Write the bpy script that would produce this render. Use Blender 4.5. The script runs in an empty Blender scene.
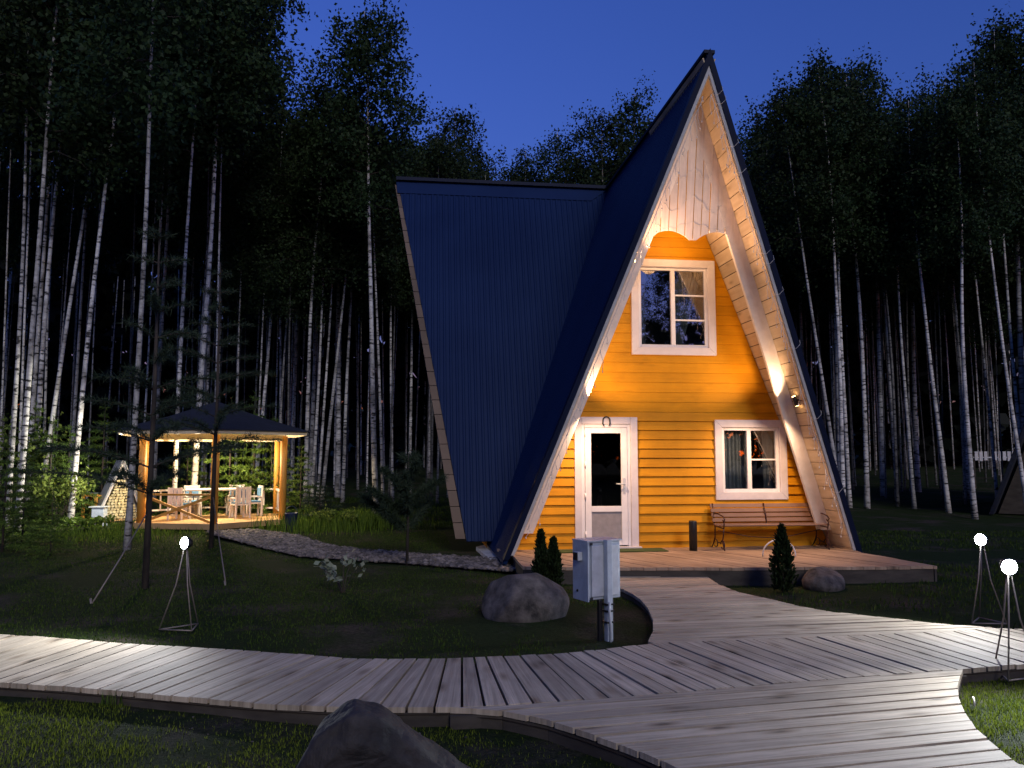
import bpy, math, random
import numpy as np
from mathutils import Vector, Matrix
random.seed(7); rng = np.random.default_rng(7)
R = math.radians
S = bpy.context.scene
COL = S.collection
# ------------------------------------------------------------------ camera
F, PITCH, HC = 790.0, 0.09, 1.6
cam = bpy.data.cameras.new('camera'); co = bpy.data.objects.new('camera', cam); COL.objects.link(co)
cam.sensor_width = 36; cam.lens = F/1024*36; cam.clip_end = 1000; cam.clip_start = .05
co.location = (0, 0, HC); co.rotation_euler = (math.pi/2+PITCH, 0, 0); S.camera = co
CP, SP = math.cos(PITCH), math.sin(PITCH)
def px(u, v, z=0.0):
    """ground point that the survey pixel (u, v) marks at height z"""
    X, U = (u-512)/F, (384-v)/F
    d = (X, CP-U*SP, SP+U*CP); k = (z-HC)/d[2]
    return (d[0]*k, d[1]*k)
def pxd(u, v, D):
    X, U = (u-512)/F, (384-v)/F
    d = (X, CP-U*SP, SP+U*CP); k = D/d[1]
    return Vector((d[0]*k, D, HC+d[2]*k))
# ------------------------------------------------------------------ helpers
def link(o): COL.objects.link(o); return o
def tag(o, label=None, cat=None, group=None, kind=None):
    if label: o['label'] = label
    if cat: o['category'] = cat
    if group: o['group'] = group
    if kind: o['kind'] = kind
    return o
def empty(name, label, cat, loc=(0,0,0), rz=0, group=None):
    o = link(bpy.data.objects.new(name, None)); o.location = loc; o.rotation_euler.z = rz
    o.empty_display_size = .1
    return tag(o, label, cat, group)
class MB:
    def __init__(s): s.v = []; s.f = []; s.uv = []; s.mi = []; s.m = 0; s.sm = []
    def face(s, pts, uv=None, smooth=False):
        n = len(s.v); s.v += [tuple(p) for p in pts]; s.f.append(list(range(n, n+len(pts))))
        s.uv.append(uv); s.mi.append(s.m); s.sm.append(smooth)
    def poly(s, vs, fs, smooth=False, uv=None):
        n = len(s.v); s.v += [tuple(p) for p in vs]
        for k, f in enumerate(fs):
            s.f.append([n+i for i in f]); s.uv.append(uv[k] if uv else None); s.mi.append(s.m); s.sm.append(smooth)
    def hexa(s, c, uv=None):
        """8 corners: bottom 0-3 ccw, top 4-7"""
        s.poly(c, [(3,2,1,0),(4,5,6,7),(0,1,5,4),(1,2,6,5),(2,3,7,6),(3,0,4,7)])
    def box(s, x0, x1, y0, y1, z0, z1):
        s.hexa([(x0,y0,z0),(x1,y0,z0),(x1,y1,z0),(x0,y1,z0),(x0,y0,z1),(x1,y0,z1),(x1,y1,z1),(x0,y1,z1)])
    def prism(s, p0, p1, a, b):
        p0, p1, a, b = map(Vector, (p0, p1, a, b))
        s.hexa([p0, p0+a, p0+a+b, p0+b, p1, p1+a, p1+a+b, p1+b])
    def bar(s, p0, p1, w, h, up=(0,0,1)):
        p0, p1 = Vector(p0), Vector(p1); d = (p1-p0).normalized()
        a = d.cross(Vector(up));
        if a.length < 1e-4: a = d.cross(Vector((1,0,0)))
        a.normalize(); b = a.cross(d); a *= w; b *= h
        s.prism(p0-a/2-b/2, p1-a/2-b/2, a, b)
    def tube(s, pts, rad, n=8, cap=True, smooth=True):
        pts = [Vector(p) for p in pts]
        if not hasattr(rad, '__len__'): rad = [rad]*len(pts)
        vs = []; prev = None
        for i, p in enumerate(pts):
            t = (pts[min(i+1, len(pts)-1)]-pts[max(i-1, 0)]).normalized()
            if prev is None:
                a = t.cross(Vector((0,0,1)))
                if a.length < .05: a = t.cross(Vector((1,0,0)))
            else: a = prev-t*prev.dot(t)
            a.normalize(); prev = a; b = t.cross(a)
            for k in range(n):
                w = 2*math.pi*k/n; vs.append(p+(a*math.cos(w)+b*math.sin(w))*rad[i])
        fs = []
        for i in range(len(pts)-1):
            for k in range(n):
                fs.append((i*n+k, i*n+(k+1)%n, (i+1)*n+(k+1)%n, (i+1)*n+k))
        if cap: fs += [tuple(reversed(range(n))), tuple((len(pts)-1)*n+k for k in range(n))]
        s.poly(vs, fs, smooth)
    def lathe(s, prof, c=(0,0,0), n=20, smooth=True):
        vs = [(c[0]+r*math.cos(2*math.pi*k/n), c[1]+r*math.sin(2*math.pi*k/n), c[2]+z) for r, z in prof for k in range(n)]
        fs = [(i*n+k, i*n+(k+1)%n, (i+1)*n+(k+1)%n, (i+1)*n+k) for i in range(len(prof)-1) for k in range(n)]
        s.poly(vs, fs, smooth)
    def mesh(s, name, mats):
        me = bpy.data.meshes.new(name); me.from_pydata(s.v, [], s.f)
        for m in (mats if isinstance(mats, (list, tuple)) else [mats]): me.materials.append(m)
        me.polygons.foreach_set('material_index', s.mi); me.polygons.foreach_set('use_smooth', s.sm)
        if any(u for u in s.uv):
            l = me.uv_layers.new(name='UVMap'); d = []
            for f, u in zip(s.f, s.uv): d += [c for q in (u or [(0,0)]*len(f)) for c in q]
            l.data.foreach_set('uv', d)
        me.update(); return me
    def build(s, name, mats, parent=None, bevel=0):
        o = link(bpy.data.objects.new(name, s.mesh(name, mats)))
        if parent: o.parent = parent
        if bevel:
            b = o.modifiers.new('bevel', 'BEVEL'); b.width = bevel; b.segments = 2; b.limit_method = 'ANGLE'; b.angle_limit = R(40)
        return o
def npmesh(name, V, Fc, mat, k):
    """mesh from numpy: V (n,3), Fc (m,k)"""
    me = bpy.data.meshes.new(name); m = len(Fc)
    me.vertices.add(len(V)); me.vertices.foreach_set('co', V.astype(np.float32).ravel())
    me.loops.add(m*k); me.loops.foreach_set('vertex_index', Fc.astype(np.int32).ravel())
    me.polygons.add(m); me.polygons.foreach_set('loop_start', np.arange(0, m*k, k, dtype=np.int32))
    me.polygons.foreach_set('loop_total', np.full(m, k, np.int32))
    me.materials.append(mat); me.update(calc_edges=True); return me
def clip(poly, n, d):
    """keep points p with n.p <= d"""
    out = []
    for i in range(len(poly)):
        a, b = poly[i], poly[(i+1) % len(poly)]
        da, db = n[0]*a[0]+n[1]*a[1]-d, n[0]*b[0]+n[1]*b[1]-d
        if da <= 0: out.append(a)
        if (da < 0 < db) or (db < 0 < da):
            t = da/(da-db); out.append((a[0]+(b[0]-a[0])*t, a[1]+(b[1]-a[1])*t))
    return out
def inpoly(x, y, P):
    P = np.array(P); r = np.zeros(np.shape(x), bool); j = len(P)-1
    for i in range(len(P)):
        c = ((P[i,1] > y) != (P[j,1] > y)) & (x < (P[j,0]-P[i,0])*(y-P[i,1])/(P[j,1]-P[i,1]+1e-12)+P[i,0])
        r ^= c; j = i
    return r
def fbm(x, y, s=1.0, seed=0):
    r = np.random.default_rng(seed); t = 0
    for o in range(4):
        for _ in range(3):
            a = r.uniform(0, 6.28); k = s*2**o
            t = t+np.sin((x*math.cos(a)+y*math.sin(a))*k+r.uniform(0, 6.28))/2**o
    return t/3.2
# ------------------------------------------------------------------ materials
def newmat(name):
    m = bpy.data.materials.new(name); m.use_nodes = True; nt = m.node_tree
    return m, nt, nt.nodes['Principled BSDF']
def N(nt, typ, **kw):
    n = nt.nodes.new(typ)
    for k, v in kw.items():
        if k in n.inputs: n.inputs[k].default_value = v
        else: setattr(n, k, v)
    return n
def ramp(nt, stops, interp='LINEAR'):
    n = nt.nodes.new('ShaderNodeValToRGB'); e = n.color_ramp.elements; n.color_ramp.interpolation = interp
    while len(e) < len(stops): e.new(.5)
    for x, (p, c) in zip(e, stops): x.position = p; x.color = (*c, 1) if len(c) == 3 else c
    return n
def coords(nt, scale, src='Object', rnd=False):
    t = nt.nodes.new('ShaderNodeTexCoord'); mp = nt.nodes.new('ShaderNodeMapping'); mp.inputs['Scale'].default_value = scale
    nt.links.new(t.outputs[src], mp.inputs['Vector'])
    if rnd:
        oi = nt.nodes.new('ShaderNodeObjectInfo'); ml = N(nt, 'ShaderNodeMath', operation='MULTIPLY'); ml.inputs[1].default_value = 57
        nt.links.new(oi.outputs['Random'], ml.inputs[0]); nt.links.new(ml.outputs[0], mp.inputs['Location'])
    return mp
def noisy(name, c1, c2, scale=(4,4,4), rough=.7, bump=.2, metal=0, src='Object', detail=6, lo=.35, hi=.65, rnd=False, spec=.5, bd=.02, island=0):
    m, nt, b = newmat(name); L = nt.links.new
    mp = coords(nt, scale, src, rnd); n = N(nt, 'ShaderNodeTexNoise', Scale=1.0, Detail=detail, Roughness=.6)
    L(mp.outputs[0], n.inputs['Vector']); rp = ramp(nt, [(lo, c1), (hi, c2)]); L(n.outputs['Fac'], rp.inputs[0])
    out = rp.outputs[0]
    if island:
        g = nt.nodes.new('ShaderNodeNewGeometry'); mr = N(nt, 'ShaderNodeMapRange'); mr.inputs[3].default_value = 1-island; mr.inputs[4].default_value = 1+island
        L(g.outputs['Random Per Island'], mr.inputs[0]); mx = N(nt, 'ShaderNodeMix', data_type='RGBA', blend_type='MULTIPLY'); mx.inputs[0].default_value = 1
        L(out, mx.inputs[6]); L(mr.outputs[0], mx.inputs[7]); out = mx.outputs[2]
    L(out, b.inputs['Base Color'])
    b.inputs['Roughness'].default_value = rough; b.inputs['Metallic'].default_value = metal; b.inputs['Specular IOR Level'].default_value = spec
    if bump:
        bn = N(nt, 'ShaderNodeBump', Strength=bump, Distance=bd); L(n.outputs['Fac'], bn.inputs['Height']); L(bn.outputs[0], b.inputs['Normal'])
    return m
def planks(name, ca, cb, grain=(1.2, 22), rough=.75, knots=.5, island=.22, bump=.35):
    """weathered boards: u runs along the board (metres), v across"""
    m, nt, b = newmat(name); L = nt.links.new
    g = nt.nodes.new('ShaderNodeNewGeometry'); mp = coords(nt, (grain[0], grain[1], 1), 'UV')
    ml = N(nt, 'ShaderNodeMath', operation='MULTIPLY'); ml.inputs[1].default_value = 91; L(g.outputs['Random Per Island'], ml.inputs[0])
    L(ml.outputs[0], mp.inputs['Location'])
    n = N(nt, 'ShaderNodeTexNoise', Scale=1.0, Detail=7, Roughness=.62, Distortion=.6); L(mp.outputs[0], n.inputs['Vector'])
    rp = ramp(nt, [(.28, ca), (.72, cb)]); L(n.outputs['Fac'], rp.inputs[0])
    mk = coords(nt, (2.0, 6, 1), 'UV'); L(ml.outputs[0], mk.inputs['Location'])
    vo = N(nt, 'ShaderNodeTexVoronoi', Scale=1.0); L(mk.outputs[0], vo.inputs['Vector'])
    kr = ramp(nt, [(.05, (.10,.085,.07)), (.12, (.50,.45,.40)), (.20, (.78,.74,.70)), (.30, (1,1,1))]); L(vo.outputs['Distance'], kr.inputs[0])
    kx = N(nt, 'ShaderNodeMix', data_type='RGBA', blend_type='MULTIPLY'); kx.inputs[0].default_value = knots
    L(rp.outputs[0], kx.inputs[6]); L(kr.outputs[0], kx.inputs[7])
    # big stains, world sized
    ms = coords(nt, (.9,.9,.9)); n2 = N(nt, 'ShaderNodeTexNoise', Scale=1.0, Detail=5, Roughness=.6); L(ms.outputs[0], n2.inputs['Vector'])
    r2 = ramp(nt, [(.35, (.66,.66,.66)), (.6, (1.05,1.05,1.05))]); L(n2.outputs['Fac'], r2.inputs[0])
    k2 = N(nt, 'ShaderNodeMix', data_type='RGBA', blend_type='MULTIPLY'); k2.inputs[0].default_value = .7
    L(kx.outputs[2], k2.inputs[6]); L(r2.outputs[0], k2.inputs[7])
    mr = N(nt, 'ShaderNodeMapRange'); mr.inputs[3].default_value = 1-island; mr.inputs[4].default_value = 1+island; L(g.outputs['Random Per Island'], mr.inputs[0])
    mx = N(nt, 'ShaderNodeMix', data_type='RGBA', blend_type='MULTIPLY'); mx.inputs[0].default_value = 1
    L(k2.outputs[2], mx.inputs[6]); L(mr.outputs[0], mx.inputs[7]); L(mx.outputs[2], b.inputs['Base Color'])
    b.inputs['Roughness'].default_value = rough; b.inputs['Specular IOR Level'].default_value = .35
    bn = N(nt, 'ShaderNodeBump', Strength=bump, Distance=.006); L(n.outputs['Fac'], bn.inputs['Height']); L(bn.outputs[0], b.inputs['Normal'])
    return m
def plain(name, c, rough=.5, metal=0, spec=.5):
    return noisy(name, tuple(x*.86 for x in c), tuple(min(1, x*1.1) for x in c), (9,9,9), rough, .08, metal, spec=spec, bd=.004)
def emit(name, c, s):
    m, nt, b = newmat(name); b.inputs['Emission Color'].default_value = (*c, 1); b.inputs['Emission Strength'].default_value = s
    b.inputs['Base Color'].default_value = (.8,.8,.8,1); return m
def glassm(name, refl, tint=(.9,.95,1)):
    m, nt, b = newmat(name); L = nt.links.new; out = nt.nodes['Material Output']; nt.nodes.remove(b)
    gl = N(nt, 'ShaderNodeBsdfGlossy', Roughness=.015); tr = nt.nodes.new('ShaderNodeBsdfTransparent'); tr.inputs[0].default_value = (*tint, 1)
    fr = N(nt, 'ShaderNodeLayerWeight', Blend=.3); mr = N(nt, 'ShaderNodeMapRange'); mr.inputs[3].default_value = refl; mr.inputs[4].default_value = 1
    L(fr.outputs['Fresnel'], mr.inputs[0]); mx = nt.nodes.new('ShaderNodeMixShader')
    L(mr.outputs[0], mx.inputs[0]); L(tr.outputs[0], mx.inputs[1]); L(gl.outputs[0], mx.inputs[2]); L(mx.outputs[0], out.inputs[0]); return m
def leafm(name, c1, c2, trans=.25):
    m, nt, b = newmat(name); L = nt.links.new; g = nt.nodes.new('ShaderNodeNewGeometry')
    rp = ramp(nt, [(0, c1), (1, c2)]); L(g.outputs['Random Per Island'], rp.inputs[0]); L(rp.outputs[0], b.inputs['Base Color'])
    b.inputs['Roughness'].default_value = .55; b.inputs['Specular IOR Level'].default_value = .12
    t = nt.nodes.new('ShaderNodeBsdfTranslucent'); L(rp.outputs[0], t.inputs[0]); mx = nt.nodes.new('ShaderNodeMixShader'); mx.inputs[0].default_value = trans
    L(b.outputs[0], mx.inputs[1]); L(t.outputs[0], mx.inputs[2]); L(mx.outputs[0], nt.nodes['Material Output'].inputs[0]); return m
def barkm(name='birch_bark', lo=.35, hi=1.0):
    m, nt, b = newmat(name); L = nt.links.new
    mp = coords(nt, (3.2, 3.2, 16), rnd=True); n = N(nt, 'ShaderNodeTexNoise', Scale=1.0, Detail=3, Roughness=.5); L(mp.outputs[0], n.inputs['Vector'])
    rp = ramp(nt, [(.37, (.03,.028,.026)), (.44, (.58,.56,.53)), (.7, (.78,.76,.72))]); L(n.outputs['Fac'], rp.inputs[0])
    m2 = coords(nt, (1.5,1.5,1.6), rnd=True); n2 = N(nt, 'ShaderNodeTexNoise', Scale=1.0, Detail=5, Roughness=.65); L(m2.outputs[0], n2.inputs['Vector'])
    r2 = ramp(nt, [(.38, (.2,.19,.18)), (.55, (1,1,1))]); L(n2.outputs['Fac'], r2.inputs[0])
    mx = N(nt, 'ShaderNodeMix', data_type='RGBA', blend_type='MULTIPLY'); mx.inputs[0].default_value = .8
    L(rp.outputs[0], mx.inputs[6]); L(r2.outputs[0], mx.inputs[7])
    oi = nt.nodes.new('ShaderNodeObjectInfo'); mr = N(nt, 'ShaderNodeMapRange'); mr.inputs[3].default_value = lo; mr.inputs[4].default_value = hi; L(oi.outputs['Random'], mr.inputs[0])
    m3 = N(nt, 'ShaderNodeMix', data_type='RGBA', blend_type='MULTIPLY'); m3.inputs[0].default_value = 1; L(mx.outputs[2], m3.inputs[6]); L(mr.outputs[0], m3.inputs[7])
    L(m3.outputs[2], b.inputs['Base Color']); b.inputs['Roughness'].default_value = .8
    bn = N(nt, 'ShaderNodeBump', Strength=.4, Distance=.02); L(n.outputs['Fac'], bn.inputs['Height']); L(bn.outputs[0], b.inputs['Normal'])
    return m
M = {}
M['navy'] = noisy('navy_sheet_metal', (.006,.018,.068), (.009,.024,.084), (.6,.6,.6), .5, .0, spec=.07)
M['navy_trim'] = noisy('navy_trim_metal', (.004,.008,.026), (.006,.011,.034), (1,1,1), .55, 0, spec=.12)
M['orange'] = planks('orange_siding_paint', (.56,.235,.005), (.66,.29,.008), (1.1, 30), .55, .15, .07, .22); M['orange'].node_tree.nodes['Principled BSDF'].inputs['Specular IOR Level'].default_value = .12
M['soffit'] = planks('whitewashed_soffit_pine', (.50,.38,.25), (.62,.50,.36), (1.0, 18), .7, .5, .10, .2)
M['panel'] = planks('whitewashed_panel_pine', (.66,.57,.53), (.82,.74,.70), (1.2, 20), .7, .15, .09, .15)
M['beam'] = noisy('white_painted_beam', (.66,.60,.55), (.76,.70,.66), (6,6,6), .6, .1)
M['pvc'] = noisy('white_pvc', (.74,.71,.72), (.8,.77,.78), (8,8,8), .35, .03, bd=.003)
M['trim'] = noisy('white_trim_boards', (.60,.55,.56), (.70,.64,.65), (5,5,5), .55, .12, bd=.006)
M['edge'] = plain('pale_metal_edge', (.45,.45,.46), .4)
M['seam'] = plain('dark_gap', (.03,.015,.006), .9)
M['glass'] = glassm('window_glass', .17)
M['dglass'] = glassm('dark_door_glass', .035, (.25,.26,.3))
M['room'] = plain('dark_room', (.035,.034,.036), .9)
M['curtain'] = noisy('grey_curtain', (.15,.15,.135), (.24,.24,.22), (5,5,1), .9, .1)
M['gpanel'] = plain('grey_door_panel', (.27,.25,.26), .5)
M['deck'] = planks('pathway_boards', (.29,.235,.17), (.62,.52,.39), (1.3, 34), .75, .8, .17, .6)
M['hdeck'] = planks('terrace_boards', (.30,.20,.13), (.46,.33,.23), (1.1, 24), .7, .5, .14, .4)
M['skirt'] = noisy('dark_skirting', (.035,.028,.022), (.07,.058,.046), (3,3,9), .85, .3)
M['iron'] = plain('dark_red_iron', (.045,.012,.008), .45, .3)
M['black'] = plain('black_plastic', (.008,.008,.009), .45)
M['slat'] = planks('bench_slats', (.20,.11,.07), (.34,.20,.14), (1.2, 30), .6, .4, .15, .3)
M['steel'] = plain('painted_grey_steel', (.42,.47,.53), .42, .1)
M['steel2'] = plain('light_grey_steel', (.55,.58,.61), .4, .2)
M['darkblue'] = plain('dark_blue_plastic', (.012,.022,.07), .45)
M['wire'] = plain('pale_wire', (.24,.20,.175), .5, .4)
M['cable'] = plain('clear_cable', (.62,.6,.58), .4)
M['bulb'] = emit('cool_led', (.86,.96,1.0), 60)
M['warm'] = emit('warm_led', (1,.62,.25), 22)
M['rock'] = noisy('granite_boulder', (.022,.019,.018), (.15,.128,.115), (6,6,6), .9, 1.0, detail=14, bd=.03)
M['slate'] = noisy('dark_smooth_boulder', (.008,.007,.008), (.040,.034,.034), (5,5,5), .75, .9, detail=14, bd=.02)
M['soil'] = None
M['pebble'] = noisy('pebbles', (.075,.063,.058), (.22,.185,.17), (6,6,6), .8, .2, island=.55)
M['grass'] = leafm('grass_blades', (.04,.065,.008), (.22,.28,.03), .3)
M['lawn'] = leafm('dark_lawn_blades', (.020,.042,.006), (.078,.125,.018), .3)
M['tallgrass'] = leafm('tall_grass', (.035,.07,.010), (.13,.21,.03), .35)
M['leaf'] = leafm('birch_leaves', (.012,.028,.011), (.036,.064,.023), .25)
M['leaf2'] = leafm('dark_birch_leaves', (.011,.022,.009), (.029,.048,.016), .2)
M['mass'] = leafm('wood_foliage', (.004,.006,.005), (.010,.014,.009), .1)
M['needle'] = leafm('pine_needles', (.016,.030,.018), (.05,.072,.042), .1)
M['spruce'] = leafm('spruce_needles', (.035,.07,.016), (.12,.19,.035), .2)
M['thuja'] = leafm('thuja_foliage', (.008,.016,.006), (.022,.036,.012), .1)
M['shrub'] = leafm('shrub_leaves', (.07,.11,.02), (.22,.28,.06), .3)
M['paleleaf'] = leafm('pale_leaves', (.16,.2,.13), (.3,.33,.25), .2)
M['bark'] = barkm('birch_bark', .55, 1.05); M['shadebark'] = barkm('shaded_birch_bark', .07, .48)  # second bark is darkened in colour for the shade deep in the wood
M['pinebark'] = noisy('pine_bark', (.018,.014,.012), (.06,.045,.035), (8,8,3), .9, .6)
M['gpost'] = noisy('golden_pine_post', (.56,.24,.035), (.70,.35,.07), (4,4,1.2), .55, .2)
M['gpine'] = planks('gazebo_pine', (.46,.27,.11), (.62,.40,.19), (1,14), .6, .4, .1, .2)
M['gtrim'] = noisy('cream_ceiling', (.62,.50,.32), (.72,.6,.4), (3,3,3), .6, .1)
M['shingle'] = noisy('dark_shingles', (.008,.011,.022), (.016,.021,.04), (9,9,9), .8, .4)
M['whitewood'] = noisy('white_furniture', (.66,.6,.56), (.76,.7,.66), (5,5,5), .6, .1)
M['cushion'] = plain('blue_cushion', (.10,.22,.38), .9)
M['log'] = noisy('split_firewood', (.50,.40,.20), (.74,.64,.38), (7,7,7), .85, .4, island=.25)
M['greyroof'] = noisy('grey_sheet_roof', (.20,.21,.23), (.3,.31,.33), (2,2,2), .5, .1)
M['mat'] = noisy('green_mat', (.035,.055,.008), (.06,.09,.015), (60,60,60), .95, .5)
M['slab'] = noisy('pale_concrete', (.42,.42,.44), (.6,.6,.62), (9,9,9), .8, .3)
M['brown'] = planks('brown_rake_board', (.13,.09,.065), (.21,.15,.11), (1.2,12), .75, .4, .1, .2)
M['dry'] = plain('dry_stick', (.6,.55,.45), .8)
# ------------------------------------------------------------------ world + sun (afterglow of the sunset behind the camera)
W = bpy.data.worlds.new('World'); S.world = W; W.use_nodes = True; nt = W.node_tree
sky = nt.nodes.new('ShaderNodeTexSky'); sky.sky_type = 'NISHITA'; sky.sun_disc = False
sky.sun_elevation = R(-.3); sky.sun_rotation = R(145); sky.ozone_density = 4.5; sky.air_density = 1.0; sky.dust_density = .3
tint = N(nt, 'ShaderNodeMix', data_type='RGBA', blend_type='MULTIPLY'); tint.inputs[0].default_value = 1; tint.inputs[7].default_value = (1.32,.93,1.10,1)
nt.links.new(sky.outputs[0], tint.inputs[6]); nt.links.new(tint.outputs[2], nt.nodes['Background'].inputs[0]); nt.nodes['Background'].inputs[1].default_value = .98
sl = bpy.data.lights.new('sun', 'SUN'); sl.energy = 1.15; sl.angle = R(18); sl.color = (1, .93, .86)
so = link(bpy.data.objects.new('sun', sl)); so.rotation_euler = (R(90-27), 0, R(17))
S.view_settings.view_transform = 'Standard'; S.view_settings.look = 'None'; S.view_settings.exposure = 0; S.view_settings.gamma = 1
S.render.engine = 'CYCLES'; S.cycles.use_denoising = True; S.cycles.max_bounces = 6; S.cycles.transparent_max_bounces = 8
S.cycles.sample_clamp_indirect = 4
def light(name, typ, loc, e, color, parent=None, size=.05, spot=None, target=None, blend=.5):
    l = bpy.data.lights.new(name, typ); l.energy = e; l.color = color; l.shadow_soft_size = size
    o = link(bpy.data.objects.new(name, l)); o.location = loc
    if parent: o.parent = parent
    if spot:
        l.spot_size = R(spot); l.spot_blend = blend
        o.rotation_euler = (Vector(target)-Vector(loc)).to_track_quat('-Z', 'Y').to_euler()
    return o
# ------------------------------------------------------------------ boardwalk
GZ = -.11
A_out = [px(*p) for p in [(-160,630),(-60,631.5),(0,634),(60,638),(123,643),(200,647.5),(256,651),(300,654),(340,657.5),(384,659),(440,658.5),(512,656),(560,653),(600,649.5),(630,646),(655,643),(755,639),(955,631),(992,627.5),(1024,629),(1150,633),(1300,638)]] + \
        [px(*p) for p in [(1300,648),(1150,656),(1024,664),(963,668.5),(931,671),(860,676.5),(768,684),(690,691),(600,698),(512,704.5),(450,707),(384,707.5),(320,706.5),(256,703),(200,698),(123,691),(60,686),(0,682),(-60,678),(-200,669)]]
B_out = [px(*p) for p in [(620,572),(620,588),(631,593),(640,599),(648,608),(653,620),(653,631),(648,641),(655,643),(755,639),(955,631),(992,627),(975,626),(949.7,624.5),(899.7,619),(834,612),(800,606),(768,598.5),(738,592),(718,584),(708,577),(703,571)]]
cl0, cl1 = px(450,707), px(931,671)
C_out = [px(450,707.5), px(512,705), px(600,698.5), px(690,691.5), px(768,684.5), px(860,677), px(931,671.5), px(963,669), px(960,677), px(957.5,687), px(959,699), px(965,712), px(976,729), px(995,745), px(1018,764), (2.95,3.95), (3.45,3.3), (3.9,2.4), (4.2,1.2), (1.6,1.2), (1.35,2.8), px(690,775), px(666,763), px(625,746), px(588,733), px(547,720), px(502,710.5), px(470,708)]
bw = MB()
TH = .035
def plank(P, e, zt=0.0):
    """top sheet + thin sides of one clipped board; e is the unit vector along the board"""
    if len(P) < 3: return
    ar = sum(P[i][0]*P[(i+1)%len(P)][1]-P[(i+1)%len(P)][0]*P[i][1] for i in range(len(P)))/2
    if abs(ar) < 4e-4: return
    if ar < 0: P = P[::-1]
    z = zt+random.uniform(-.0035, .0035); ty = random.uniform(-.004,.004); nrm = (-e[1], e[0])
    c = (sum(p[0] for p in P)/len(P), sum(p[1] for p in P)/len(P))
    def zz(p): return z+ty*((p[0]-c[0])*nrm[0]+(p[1]-c[1])*nrm[1])*4
    n = len(P); vs = [(p[0], p[1], zz(p)) for p in P]+[(p[0], p[1], zz(p)-TH) for p in P]
    uv = [(p[0]*e[0]+p[1]*e[1], p[0]*nrm[0]+p[1]*nrm[1]) for p in P]
    fs = [tuple(range(n))]+[(i, i+n, (i+1)%n+n, (i+1)%n) for i in range(n)]
    uvs = [uv]+[[uv[i], uv[i], uv[(i+1)%n], uv[(i+1)%n]] for i in range(n)]
    bw.poly(vs, fs, False, uvs)
def strips(poly, e, w, gap, origin, zt=0.0):
    n = (-e[1], e[0]); o = origin[0]*n[0]+origin[1]*n[1]
    ds = [p[0]*n[0]+p[1]*n[1]-o for p in poly]
    for k in range(math.floor(min(ds)/w), math.ceil(max(ds)/w)+1):
        P = clip(poly, n, o+(k+1)*w-gap/2); P = clip(P, (-n[0], -n[1]), -(o+k*w+gap/2)) if P else []
        if P:
            jit = random.uniform(-.012, .012)
            plank(P, e, zt)
def unit(a, b):
    d = math.hypot(b[0]-a[0], b[1]-a[1]); return ((b[0]-a[0])/d, (b[1]-a[1])/d)
# zone B runs to the terrace, zone C to the camera; both laid nearly square to the walk
strips(B_out, unit(px(655,643), px(955,631)), .118, .016, px(655,643))
strips(C_out, unit(cl0, cl1), .142, .021, cl0)
# zone A: boards fan round the bend; seams surveyed at (near edge, far edge)
seam = [((-330,700),(-120,628)),((-120,690),(60,634)),((109,685),(209,648)),((215,696),(316,655)),((353,705),(398,664)),((462,705),(462,656)),((506,702),(486,657)),((651,690),(588,654)),((690,688),(610,651)),((863,676),(758,641)),((1024,652),(953,631)),((1290,650),(1180,636))]
sw = [(px(*a), px(*b)) for a, b in seam]
for (a0, b0), (a1, b1) in zip(sw, sw[1:]):
    wd = (math.dist(a0, a1)+math.dist(b0, b1))/2; nrm_w = wd*abs(unit(a0,b0)[0]*unit(a0,a1)[1]-unit(a0,b0)[1]*unit(a0,a1)[0])
    k = max(1, round(nrm_w/.148))
    lerp = lambda p, q, t: (p[0]+(q[0]-p[0])*t, p[1]+(q[1]-p[1])*t)
    for i in range(k):
        l0 = (lerp(a0, a1, i/k), lerp(b0, b1, i/k)); l1 = (lerp(a0, a1, (i+1)/k), lerp(b0, b1, (i+1)/k))
        e0, e1 = unit(*l0), unit(*l1); n0 = (-e0[1], e0[0]); n1 = (-e1[1], e1[0]); g = .009
        P = clip(A_out, n0, n0[0]*l0[0][0]+n0[1]*l0[0][1]-g)
        if P: P = clip(P, (-n1[0], -n1[1]), -(n1[0]*l1[0][0]+n1[1]*l1[0][1])-g)
        if P: plank(P, e0)
path = tag(bw.build('path', M['deck']), kind='structure', label='weathered grey boardwalk curving past the cabin and up to its terrace')
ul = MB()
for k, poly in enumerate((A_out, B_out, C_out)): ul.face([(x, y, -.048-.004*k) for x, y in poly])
ul.build('gap_shade', M['seam'], path)  # near-black sheet stands in for the shade seen between planks
sk = MB()
for poly in (A_out, B_out, C_out):
    ar = sum(poly[i][0]*poly[(i+1)%len(poly)][1]-poly[(i+1)%len(poly)][0]*poly[i][1] for i in range(len(poly)))
    s_ = 1 if ar > 0 else -1
    for i in range(len(poly)):
        a, b = poly[i], poly[(i+1) % len(poly)]
        if math.dist(a, b) < 1e-3: continue
        e = unit(a, b); n = (-e[1]*s_, e[0]*s_); k0, k1 = .012, .04
        q = [(a[0]+n[0]*k1, a[1]+n[1]*k1), (a[0]+n[0]*k0, a[1]+n[1]*k0), (b[0]+n[0]*k0, b[1]+n[1]*k0), (b[0]+n[0]*k1, b[1]+n[1]*k1)]
        sk.hexa([(x, y, -.2) for x, y in q]+[(x, y, -.042) for x, y in q])
sk.build('skirting', M['skirt'], path)
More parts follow.
